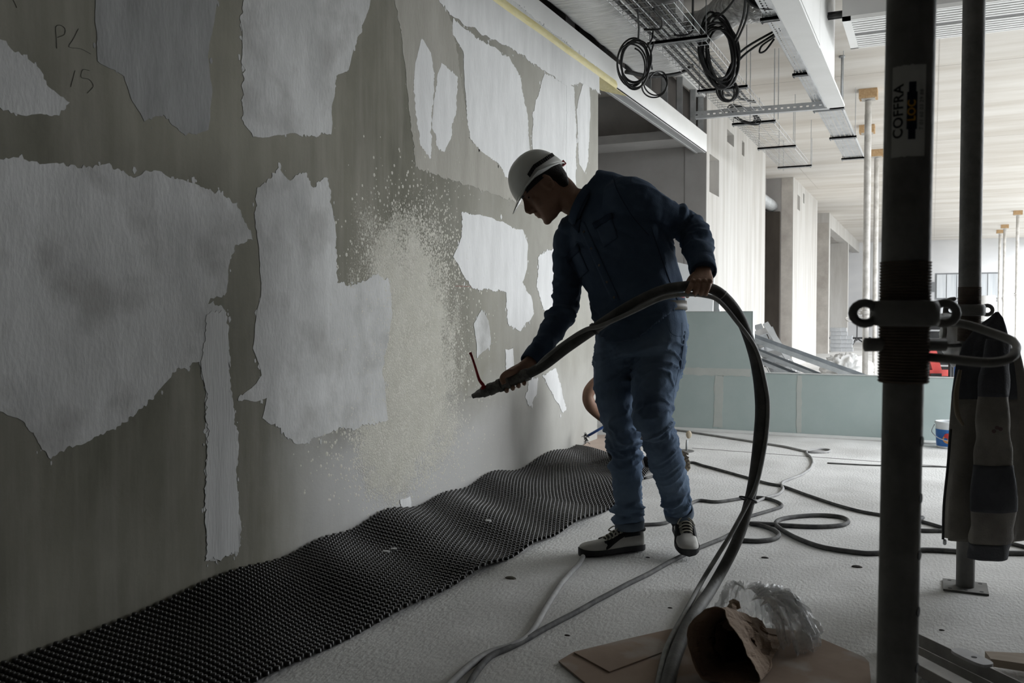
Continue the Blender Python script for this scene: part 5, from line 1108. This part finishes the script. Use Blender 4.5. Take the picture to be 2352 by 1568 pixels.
b = MB(); b.rings(dense[:split + 1], caps=False); o = b.build('yoke', NAVY, jk, smooth=True); m_ = o.modifiers.new('t', 'SOLIDIFY'); m_.thickness = .004
def sleeve(ch, seed):
    pts = [P(x, y, d) for x, y, d, r in ch]; rr = [r for *_, r in ch]; pts = spline(pts, 10); rr = interp(rr, 10); b = MB(); n = 24; R_ = []
    for i, (p, r) in enumerate(zip(pts, rr)):
        R_.append([p + CX * (r * math.cos(t) * (1 + .07 * math.sin(3 * t + i * .11 + seed) + .05 * math.sin(i * .55 + 2 * t + 3 * noise.noise(p * 8)))) + CZ * (r * .62 * math.sin(t) * (1 + .09 * math.sin(4 * t + i * .13 + seed))) for t in [2 * math.pi * k / n for k in range(n)]])
    return R_
SL = [(2290, 780, JD - .07, .034), (2284, 860, JD - .085, .046), (2282, 930, JD - .095, .052), (2283, 1010, JD - .10, .056), (2281, 1090, JD - .10, .066), (2280, 1165, JD - .095, .073), (2273, 1235, JD - .09, .070), (2268, 1282, JD - .085, .060)]
R_ = sleeve(SL, 1); ys_ = lambda r_: sum(r_, Vector()).z / len(r_)
def ypx(z, d=JD - .09): return 722 + (CAM_H - z) * 2080 / d
for (y0, y1, m_, nm) in ((770, 902, NAVY, 'sleeve_top'), (902, 1066, CANV, 'sleeve'), (1066, 1166, NAVY, 'elbow_patch'), (1166, 1252, CANV, 'sleeve'), (1252, 1300, NAVY, 'cuff')):
    idx = [i for i, r_ in enumerate(R_) if y0 - 8 <= ypx(ys_(r_)) <= y1 + 8]
    b = MB(); b.rings([R_[i] for i in idx], caps=(nm == 'sleeve_top')); o = b.build(nm, m_, jk, smooth=True); q = o.modifiers.new('t', 'SOLIDIFY'); q.thickness = .004; q.offset = 1 if m_ is NAVY else 0
SL2 = [(2318, 800, JD + .02, .036), (2332, 900, JD + .02, .046), (2344, 1000, JD + .02, .052), (2356, 1100, JD + .02, .058), (2360, 1170, JD + .02, .058), (2346, 1222, JD + .03, .045)]
R_ = sleeve(SL2, 4); b = MB(); b.rings(R_); b.build('sleeve', CANV, jk, smooth=True)
b = MB(); b.tube(spline([P(2205, 850, JD - .09), P(2196, 905, JD - .10), P(2199, 950, JD - .10), P(2212, 975, JD - .09)], 5), interp([.012, .018, .016, .008], 5), 8, flat=.5); b.build('lining_fold', mat('lining_tan', (.16, .13, .09), rough=.9), jk, smooth=True)
b = MB(); b.tube(spline([P(2184, 985, JD - .05), P(2176, 1080, JD - .05), P(2168, 1160, JD - .045), P(2166, 1238, JD - .04)], 5), .005, 6); b.build('zip_edge', M['black_rubber'], jk, smooth=True)
b = MB(); b.lathe(P(2170, 1238, JD - .045), [(.003, 0), (.006, -.004), (.006, -.016), (.003, -.020)], 8); b.build('zip_pull', M['galv'], jk)
for (x, y) in ((2290, 982), (2298, 985), (2283, 990)):
    c = P(x, y, JD - .165); b = MB(); b.blob(c, CX, .008, CY, .007, CZ, .0012, 10, 5); b.build('stain', mat('stain', (.12, .085, .082), rough=.9) if 'stain' not in bpy.data.materials else bpy.data.materials['stain'], jk)
# ================================================================== rubbish in the foreground
CARD = mat('cardboard', (.27, .20, .155), (.34, .26, .205), rough=.9, scale=3, bump=.2, bscale=12, c3=(.40, .37, .34), s3=5)
cpx = [(1283, 1521), (1318, 1500), (1440, 1470), (1560, 1443), (1700, 1440), (1845, 1452), (1985, 1512), (1996, 1524), (2000, 1560), (1990, 1700), (1500, 1700)]
b = MB(); b.slab([onZ(x, y, .004) for x, y in cpx], (0, 0, 1), .005); card = tag(b.build('cardboard_sheet', CARD), 'flattened brown cardboard sheet under the torn paper sack', 'cardboard')
b = MB(); b.slab([onZ(x, y, .0095) for x, y in ((1318, 1500), (1440, 1470), (1520, 1500), (1400, 1545))], (0, 0, 1), .004); b.build('cardboard_flap', CARD, card)
def crumple(p, a, f): return a * (1 - 2 * abs(noise.noise(p * f)))
mouth = [(1574, 1458), (1586, 1430), (1604, 1412), (1622, 1398), (1642, 1394), (1660, 1406), (1672, 1428), (1690, 1452), (1706, 1480), (1722, 1512), (1738, 1545), (1744, 1575), (1712, 1588), (1672, 1584), (1636, 1574), (1606, 1552), (1590, 1520), (1578, 1488)]
def sack_ring(t):
    out = []
    cx, cy = 1660, 1500
    for i, (x, y) in enumerate(mouth):
        k = 1 - .30 * t - .25 * t * t; px = cx + (x - cx) * k + 95 * t; py = cy + (y - cy) * k - 18 * t
        p = P(px, py, 2.47 + .36 * t); q = p + (CX * noise.noise(Vector((i * 1.7, t * 5, 0))) + CY * noise.noise(Vector((i * 1.3, t * 5, 7))) + CZ * noise.noise(Vector((i * 1.1, t * 6, 3)))) * (.010 + .016 * t)
        q.z = max(q.z, .014 + .004 * noise.noise(Vector((i, t * 3, 1)))); out.append(q)
    return out
def dense_ring(r_): return [v + (CX * crumple(v, .5, 28) + CY * crumple(v + Vector((5, 0, 0)), .5, 28)) * .010 for v in spline(r_, 5, closed=True)]
KR = mat('kraft_paper', (.24, .17, .12), (.33, .245, .18), rough=.85, scale=10, bump=.8, bscale=25, bdist=.02)
b = MB(); R_ = [dense_ring(sack_ring(t / 9)) for t in range(10)]; cen = sum(R_[-1], Vector()) / len(R_[-1]); R_.append([p.lerp(cen, .7) for p in R_[-1]])
for r_ in R_:
    for p in r_: p.z = max(p.z, .013)
b.rings(R_, caps=False); n0 = len(R_[0]); o0 = (len(R_) - 1) * n0; b.f.append(tuple(o0 + k for k in range(n0)))
sack = thing('paper_sack', 'torn brown paper sack lying open on the cardboard', 'paper sack', (cen.x, cen.y, .009)); o = b.build('sack_body', KR, sack, smooth=False); m_ = o.modifiers.new('t', 'SOLIDIFY'); m_.thickness = .002
b = MB(); lin = [[p.lerp(cen, .30) + CX * .01 * noise.noise(p * 30) for p in r_] for r_ in R_[1:6]]; b.rings(lin, caps=False)
for v in b.v: v.z = max(v.z, .02)
o = b.build('shaded_lining', mat('kraft_shaded', (.13, .085, .06), (.19, .13, .09), rough=.9, scale=9), sack); m_ = o.modifiers.new('t', 'SOLIDIFY'); m_.thickness = .002  # lining coloured darker to add shade inside the sack
b = MB(); b.tube(spline([P(1672, 1430, 2.62), P(1680, 1405, 2.66), P(1684, 1392, 2.68), P(1690, 1386, 2.69)], 5), interp([.030, .020, .013, .018], 5), 9); 
b.v = [v + Vector((.008 * noise.noise(v * 60), .008 * noise.noise(v * 60 + Vector((3, 0, 0))), .006 * noise.noise(v * 50))) for v in b.v]; b.build('twisted_corner', KR, sack)
# clear plastic film
def film(name, label, c, sx, sy, sz, seed, m, tail=None):
    b = MB(); n, mm = 56, 30; R_ = []
    for i in range(mm + 1):
        q = math.pi * i / mm; sr = max(math.sin(q), .01); ring = []
        for k in range(n):
            t = 2 * math.pi * k / n; d = CX * (sx * sr * math.cos(t)) + Vector((-CZ.x, -CZ.y, 0)).normalized() * (sy * sr * math.sin(t)) + ZU * (-math.cos(q) * sz)
            w = Vector((d.x, d.y, d.z)) * 14 + Vector((seed, 0, 0)); dd = d * (1 + .30 * (1 - 2.4 * abs(noise.noise(w))) + .16 * (1 - 2 * abs(noise.noise(w * 2.6))))
            if tail: dd += tail * max(0, dd.normalized().dot(tail.normalized())) ** 3
            p = c + dd; p.z = max(p.z, .0105 + .002 * math.sin(k)); ring.append(p)
        R_.append(ring)
    b.rings(R_); return tag(b.build(name, m, smooth=True), label, 'plastic film')
def film_mat():
    m = bpy.data.materials.new('clear_film'); m.use_nodes = True; nt = m.node_tree; N = nt.nodes; L = nt.links; bs = N['Principled BSDF']; bs.inputs['Base Color'].default_value = (.80, .81, .81, 1); bs.inputs['Roughness'].default_value = .16; bs.inputs['Specular IOR Level'].default_value = .7
    tc = N.new('ShaderNodeTexCoord'); nz_ = N.new('ShaderNodeTexNoise'); nz_.inputs['Scale'].default_value = 22; nz_.inputs['Detail'].default_value = 5; L.new(tc.outputs['Object'], nz_.inputs[0]); r = N.new('ShaderNodeMapRange'); r.inputs[1].default_value = .3; r.inputs[2].default_value = .7; r.inputs[3].default_value = .16; r.inputs[4].default_value = .62; L.new(nz_.outputs[0], r.inputs[0]); L.new(r.outputs[0], bs.inputs['Alpha']); return m
FILM = film_mat()
pf = thing('plastic_film', 'crumpled clear plastic film heaped behind the paper sack', 'plastic film', onZ(1765, 1500, .009))
BKD = Vector((-CZ.x, -CZ.y, 0)).normalized()
def film_sheet(c, top, a0, a1, rad, seed, rise):
    """gathered film fanning out from a pinched point down to the floor, in sharp folds"""
    b = MB(); NU_, NV_ = 90, 26; R_ = []
    for j in range(NV_ + 1):
        s_ = j / NV_; ring = []
        for i in range(NU_ + 1):
            t = i / NU_; a = a0 + (a1 - a0) * t; r = rad * s_ * (1 + .25 * noise.noise(Vector((t * 6, seed, 1))))
            d = CX * math.cos(a) + BKD * math.sin(a)
            w = noise.noise(Vector((t * 16 + .6 * noise.noise(Vector((s_ * 3, t * 4, seed))), s_ * 1.4, seed))); w2 = noise.noise(Vector((t * 34, s_ * 4, seed + 4)))
            fold = (1 - 2.2 * abs(w)) * .030 * min(1, s_ * 2.2) + (1 - 2 * abs(w2)) * .012 * min(1, s_ * 2)
            h = top * (1 - s_ ** 1.5) + rise * math.sin(s_ * math.pi) + fold
            p = c + d * (r + fold * .6); p.z = max(.0105, c.z + h); ring.append(p)
        R_.append(ring)
    b.rings(R_, caps=False, loop=False); return b.build('film_fold', FILM, pf, smooth=True)
film_sheet(onZ(1725, 1470, .0), .125, -1.15, .9, .19, 1.0, .035)
film_sheet(onZ(1745, 1465, .0), .10, -1.45, 1.4, .15, 4.0, .05)
film_sheet(onZ(1710, 1455, .0), .14, -.2, 2.2, .11, 8.0, .02)
# metal offcuts by the near prop
def profile(name, a, c, w, h, label, cat='metal profile', up=ZU, m='galv_dull', lip=.006):
    t = (c - a).normalized(); u, v = frame_of(t, up); Lh_ = (c - a).length / 2; mid = (a + c) / 2; r = thing(name, label, cat, (mid.x, mid.y, min(a.z, c.z)))
    b = MB(); b.obox(mid, u, v, t, w / 2, .0012, Lh_); b.build('web', M[m], r)
    for s in (-1, 1): b = MB(); b.obox(mid + u * s * w / 2 + v * h / 2, u, v, t, .0012, h / 2, Lh_); b.build('flange', M[m], r)
    return r
ST = mat('dusty_steel', (.30, .29, .275), (.40, .39, .37), rough=.7, metal=.35, scale=12); M['dusty_steel'] = ST
profile('metal_profile', onZ(2062, 1480, .012), onZ(2420, 1660, .012), .075, .045, 'dusty metal channel lying behind the foot of the near prop', m='dusty_steel')
profile('metal_profile', onZ(2066, 1492, .062), onZ(2440, 1690, .050), .05, -.03, 'narrower metal channel stacked on the dusty channel', m='dusty_steel')
pc = onZ(2232, 1513, .078); br2 = thing('bracket_plate', 'pale oblong bracket plate with one hole on the metal channels', 'bracket', pc)
t = (onZ(2420, 1660, .012) - onZ(2010, 1452, .012)).normalized(); u = ZU.cross(t); lp = []
for k in range(28): a = 2 * math.pi * k / 28; lp.append(pc + t * (.062 * math.copysign(abs(math.cos(a)) ** .6, math.cos(a))) + u * (.026 * math.copysign(abs(math.sin(a)) ** .6, math.sin(a))))
b = MB(); b.slab(lp, ZU, .008); b.build('plate', mat('plate_pale', (.52, .52, .53), (.62, .62, .63), rough=.5, scale=20), br2)
b = MB(); b.lathe(pc + t * .008 + ZU * .008, [(.0075, 0), (.0075, .0006)], 12); b.build('bolt_hole', M['black_rubber'], br2)  # black disc drawn as the shade of the hole
b = MB(); q = [onZ(2262, 1512, .02), onZ(2420, 1520, .02), onZ(2420, 1552, .02), onZ(2275, 1530, .02)]; b.slab(q, ZU, .022); tag(b.build('timber_offcut', mat('offcut', (.33, .27, .21), (.40, .33, .26), scale=7, stretch=(1, 6, 1))), 'brown timber offcut at the right edge behind the bracket plate', 'timber')
film('plastic_film', 'strip of pale plastic film under the metal channels beside the near prop', onZ(2130, 1560, .012), .10, .05, .018, 5.0, FILM)
# ================================================================== bucket
bp_ = onZ(2180, 1028, 0); bk = thing('paint_bucket', 'white and blue filler bucket standing at the low green partition', 'bucket', bp_)
b = MB(); b.lathe(bp_, [(.082, 0), (.088, .004), (.098, .185), (.104, .187), (.104, .2), (.098, .205), (.092, .2), (.083, .02), (.0, .02)], 28); b.build('tub', mat('tub_white', (.66, .68, .69), rough=.4), bk, angle=40)
b = MB(); b.lathe(bp_, [(.0900, .018), (.0972, .145), (.0972, .146)], 28, caps=False); b.build('blue_wrap', mat('wrap_blue', (.02, .11, .36), (.03, .15, .42), rough=.4, scale=14), bk, smooth=True)
vw = (_C - bp_); vw.z = 0; vw.normalize(); sd = Vector((-vw.y, vw.x, 0))
for (a0, h0, ra, rh, mm_) in ((-.05, .075, .042, .034, mat('wrap_orange', (.50, .20, .06), (.58, .30, .10), scale=30)), (-.1, .1, .026, .020, mat('wrap_red', (.45, .05, .05)))):
    b = MB(); lp = []
    for k in range(20):
        q = 2 * math.pi * k / 20; ang = a0 + ra / .092 * math.cos(q); h = h0 + rh * math.sin(q); r = .0905 + (.0072) * (h - .018) / .127 + (.001 if ra > .04 else .0016); lp.append(bp_ + (vw * math.cos(ang) + sd * math.sin(ang)) * r + ZU * h)
    cc = sum(lp, Vector()) / 20; b.add(lp + [cc + vw * .004], [(k, (k + 1) % 20, 20) for k in range(20)]); b.build('label_print', mm_, bk)
b = MB(); b.tube(spline([bp_ + sd * -.104 + ZU * .175, bp_ + sd * -.12 + vw * .05 + ZU * .12, bp_ + sd * -.05 + vw * .115 + ZU * .075, bp_ + sd * .05 + vw * .115 + ZU * .075, bp_ + sd * .104 + ZU * .175], 6), .0035, 6); b.build('wire_handle', M['galv'], bk, smooth=True)
# ================================================================== beyond the partition
b = MB(); 
profile('metal_profile', P(1722, 778, 9.5), P(1962, 866, 9.0) * 2.15 - P(1722, 778, 9.5) * 1.15, .10, .05, 'broad galvanised stud sloping down behind the low partition', up=cv(0, 1, .4), m='galv')
profile('metal_profile', P(1730, 806, 9.6), P(1880, 866, 9.2) * 2.6 - P(1730, 806, 9.6) * 1.6, .06, .04, 'narrow galvanised stud below the broad sloping one', up=cv(0, 1, .4), m='galv')
profile('metal_profile', P(1735, 828, 9.6), P(1830, 866, 9.3) * 3.1 - P(1735, 828, 9.6) * 2.1, .06, .04, 'lowest short galvanised stud of the sloping three', up=cv(0, 1, .4), m='galv')
ld = thing('step_ladder', 'aluminium ladder lying aslant behind the tall green board', 'ladder', P(1780, 865, 9.9))
AL_ = mat('aluminium', (.60, .61, .62), (.70, .71, .72), rough=.35, metal=.7, scale=9)
r1 = (P(1758, 742, 10.0), P(1838, 868, 9.7)); r2 = (P(1722, 756, 10.4), P(1786, 874, 10.0))
for q in (r1, r2): b = MB(); b.beam(q[0], q[1], .06, .03, up=CZ); b.build('rail', AL_, ld)
for k in range(5): t = .12 + k * .2; b = MB(); b.beam(r1[0].lerp(r1[1], t), r2[0].lerp(r2[1], t), .07, .025, up=CZ); b.build('rung', AL_, ld)
for i, (x, y) in enumerate(((1740, 745), (1766, 752), (1750, 800))):
    b = MB(); b.beam(P(x, y, 10.3), P(x + 42, y + 92, 10.0) + (P(x + 42, y + 92, 10.0) - P(x, y, 10.3)) * (P(x + 42, y + 92, 10.0).z / (P(x, y, 10.3).z - P(x + 42, y + 92, 10.0).z)), .09, .004, up=CZ); tag(b.build('metal_strip', M['galv']), ('bent metal strip standing behind the ladder top', 'metal strip leaning beside the ladder rail', 'short metal strip low behind the ladder')[i], 'metal strip')
film('rubble_bag', 'white bag of rubble lying on the far floor by the pale props', onZ(1945, 850, .15), .30, .25, .20, 7.0, mat('bag_white', (.50, .50, .495), (.60, .60, .59), rough=.5, scale=6))['category'] = 'bag'
# block stack in the far opening
BM = mat('block_grey', (.34, .35, .36), (.44, .45, .46), rough=.9, scale=5)
k = 0
for row in range(6):
    for cidx in range(3 if row < 4 else 2):
        c0 = onZ(1921 + cidx * 13 - (row % 2) * 2, 807, 0) ; z0 = row * .11
        b = MB(); b.box((c0.x - .14, c0.y - .10, z0), (c0.x + .14, c0.y + .10, z0 + .105)); o = tag(b.build('hollow_block', BM), 'grey hollow block in the stack by the far pier', 'block', 'stacked hollow blocks in the far opening')
tp = onZ(1968, 802, 0); tr_ = thing('work_stand', 'black folding stand beside the far stack of blocks', 'stand', tp)
for a in (0, 2.1, 4.2): b = MB(); b.tube([tp + ZU * .32, tp + Vector((.45 * math.cos(a), .45 * math.sin(a), .02))], .022, 6); b.build('leg', M['black_rubber'], tr_)
b = MB(); b.tube([tp + ZU * .25, tp + ZU * 1.0], .018, 6); b.build('column', M['black_rubber'], tr_); b = MB(); b.tube([tp + ZU * .33 - CX * 1.3, tp + ZU * .33 + CX * .4], .03, 6); b.build('crossbar', M['black_rubber'], tr_)
make_prop('steel_prop', 'thin galvanised prop inside the far opening', onZ(1912, 812, 0).x - .5, 27.5, 1.9, mo='galv', mi='galv', holes=False, detail=False, block=False)
# far end: metal site cabinets, wall box
cb = onY(2147, 628, 33.0); ce = onY(2292, 748, 33.0); SHM = mat('sheet_pale', (.50, .53, .56), (.64, .66, .68), rough=.4, metal=.3, scale=2, stretch=(4, 1, .2)); FRM = mat('frame_grey', (.25, .26, .27), rough=.5)
for (ya_, yb_, lb) in ((628, 688, 'upper pale sheet-metal cabinet against the far wall'), (690, 762, 'lower pale sheet-metal cabinet against the far wall')):
    z1, z0 = onY(2200, ya_, 33).z, onY(2200, yb_, 33).z; r = thing('site_cabinet', lb, 'cabinet', ((cb.x + ce.x) / 2, 33, z0))
    b = MB(); b.box((cb.x, 32.4, z0), (ce.x, 33.0, z1)); b.build('body', FRM, r)
    n = 6
    for i in range(n):
        xa_, xb_ = cb.x + .05 + (ce.x - cb.x - .1) * i / n, cb.x + .05 + (ce.x - cb.x - .1) * (i + 1) / n; b = MB(); b.box((xa_ + .01, 32.36 - .02 * (i % 2), z0 + .05), (xb_ - .01, 32.4, z1 - .05)); b.build('panel', SHM, r)
zc = onY(2200, 762, 33).z; r = thing('cabinet_base', 'pale plinth under the stacked far cabinets', 'plinth', ((cb.x + ce.x) / 2, 32.7, 0)); b = MB(); b.box((cb.x + .05, 32.45, 0), (ce.x - .05, 32.98, zc)); b.build('block', M['far_white'], r)
wb2 = onY(2140, 659, BACK); b = MB(); b.box((wb2.x - .14, BACK - .12, wb2.z - .17), (wb2.x + .14, BACK, wb2.z + .17)); b.box((wb2.x - .11, BACK - .14, wb2.z - .14), (wb2.x + .11, BACK - .12, wb2.z + .14)); tag(b.build('wall_box', FRM), 'small grey box fixed to the far wall left of the cabinets', 'wall box')
cy = onZ(2268, 798, 0); b = MB(); b.lathe((cy.x, cy.y, 0), [(.20, 0), (.21, .02), (.21, 1.58), (.19, 1.6)], 24); tag(b.build('white_drum', mat('drum_white', (.80, .80, .79), rough=.5), angle=40), 'tall white cylinder standing behind the second prop', 'drum')
# dark slatted crate, pallet truck, hanging bag
dc = P(2150, 790, 10.3); cr_ = thing('slatted_crate', 'dark slatted crate behind the low partition beside the near prop', 'crate', (dc.x, dc.y, 0))
b = MB(); b.box((dc.x - .28, dc.y - .2, 0), (dc.x + .30, dc.y + .3, 1.0)); b.build('body', M['black_rubber'], cr_)
for i in range(6): b = MB(); z = .44 + i * .098; b.box((dc.x - .27, dc.y - .215, z), (dc.x + .29, dc.y - .195, z + .018)); b.build('slat', AL_, cr_)
pj = thing('pallet_truck', 'red pallet truck behind the low partition', 'pallet truck', (P(2155, 860, 9.0).x, P(2155, 860, 9.0).y, 0)); RD = mat('truck_red', (.36, .03, .025), (.44, .05, .04), rough=.45, scale=6)
b = MB(); b.beam(P(2122, 800, 9.0), P(2142, 800, 9.0), .06, .05); b.build('head', RD, pj)
b = MB(); b.beam(P(2136, 800, 9.0), P(2150, 852, 9.0), .09, .06, up=CZ); b.build('shaft', RD, pj)
b = MB(); b.beam(P(2132, 856, 9.0), P(2215, 856, 9.0), .06, .06); b.build('fork', RD, pj); b = MB(); b.beam(P(2130, 856, 9.3), P(2215, 856, 9.3), .06, .06); b.build('fork', RD, pj)
q = P(2150, 866, 9.0); b = MB(); b.box((q.x - .05, q.y - .08, 0), (q.x + .05, q.y + .2, q.z + .04)); b.build('wheel_block', M['black_rubber'], pj)
q = P(2116, 852, 9.0); b = MB(); b.lathe(q - CZ * .03, [(.06, 0), (.075, .01), (.075, .05), (.06, .06)], 20, CZ); b.build('wheel', M['steel_dark'], pj, smooth=True)
for i, (x, mm_) in enumerate(((2182, M['black_rubber']), (2188, M['black_rubber']), (2194, bpy.data.materials['blue_plastic']))):
    q = P(x, 860, 8.8); b = MB(); b.tube([(q.x, q.y, 0), (q.x, q.y, P(x, 826, 8.8).z)], .016 if i < 2 else .022, 8); tag(b.build('upright_tube', mm_, smooth=True), ('black tube standing behind the partition, left of its twin', 'black tube standing next to the blue tube', 'blue tube standing behind the partition by the jacket')[i], 'tube')
film('white_bag', 'white plastic bag hanging behind the second prop', P(2194, 785, D2 + .09), .045, .04, .075, 3.0, mat('bag_film', (.72, .72, .72), (.80, .80, .80), rough=.4, scale=8))['category'] = 'bag'
b = MB(); yg = P(2336, 845, 7.6); GD = (onY(2336, 866, PY + .045) - _C).dot(-CZ); b.tube(spline([P(2330, 869, GD), P(2336, 852, GD), P(2337, 840, GD), P(2334, 830, GD)], 4), interp([.012, .022, .028, .024], 4), 10)
for dx in (-6, -1, 4, 8): b.tube([P(2336, 838, GD), P(2336 + dx, 826, GD)], .009, 7)
tag(b.build('work_glove', mat('glove_yellow', (.50, .30, .08), (.58, .37, .12), rough=.8, scale=9), smooth=True), 'yellow work glove propped on the low partition at the right edge', 'glove')
mt = P(2352, 930, 7.0); mc = thing('power_mixer', 'dark and orange power mixer at the right picture edge behind the jacket', 'power tool', (mt.x, mt.y, 0))
b = MB(); b.tube(spline([P(2330, 890, 7.0), P(2350, 905, 7.0), P(2380, 915, 7.0)], 5), interp([.02, .05, .06], 5), 14); b.build('motor', M['black_rubber'], mc, smooth=True)
b = MB(); b.tube(spline([P(2338, 925, 7.0), P(2352, 930, 7.0), P(2380, 928, 7.0)], 5), .03, 12); b.build('grip', mat('grip_orange', (.55, .12, .04), rough=.5), mc, smooth=True)
b = MB(); b.tube([P(2348, 950, 7.0), (P(2348, 950, 7.0).x, P(2348, 950, 7.0).y, .02)], .022, 10); b.build('shaft', M['galv'], mc, smooth=True)
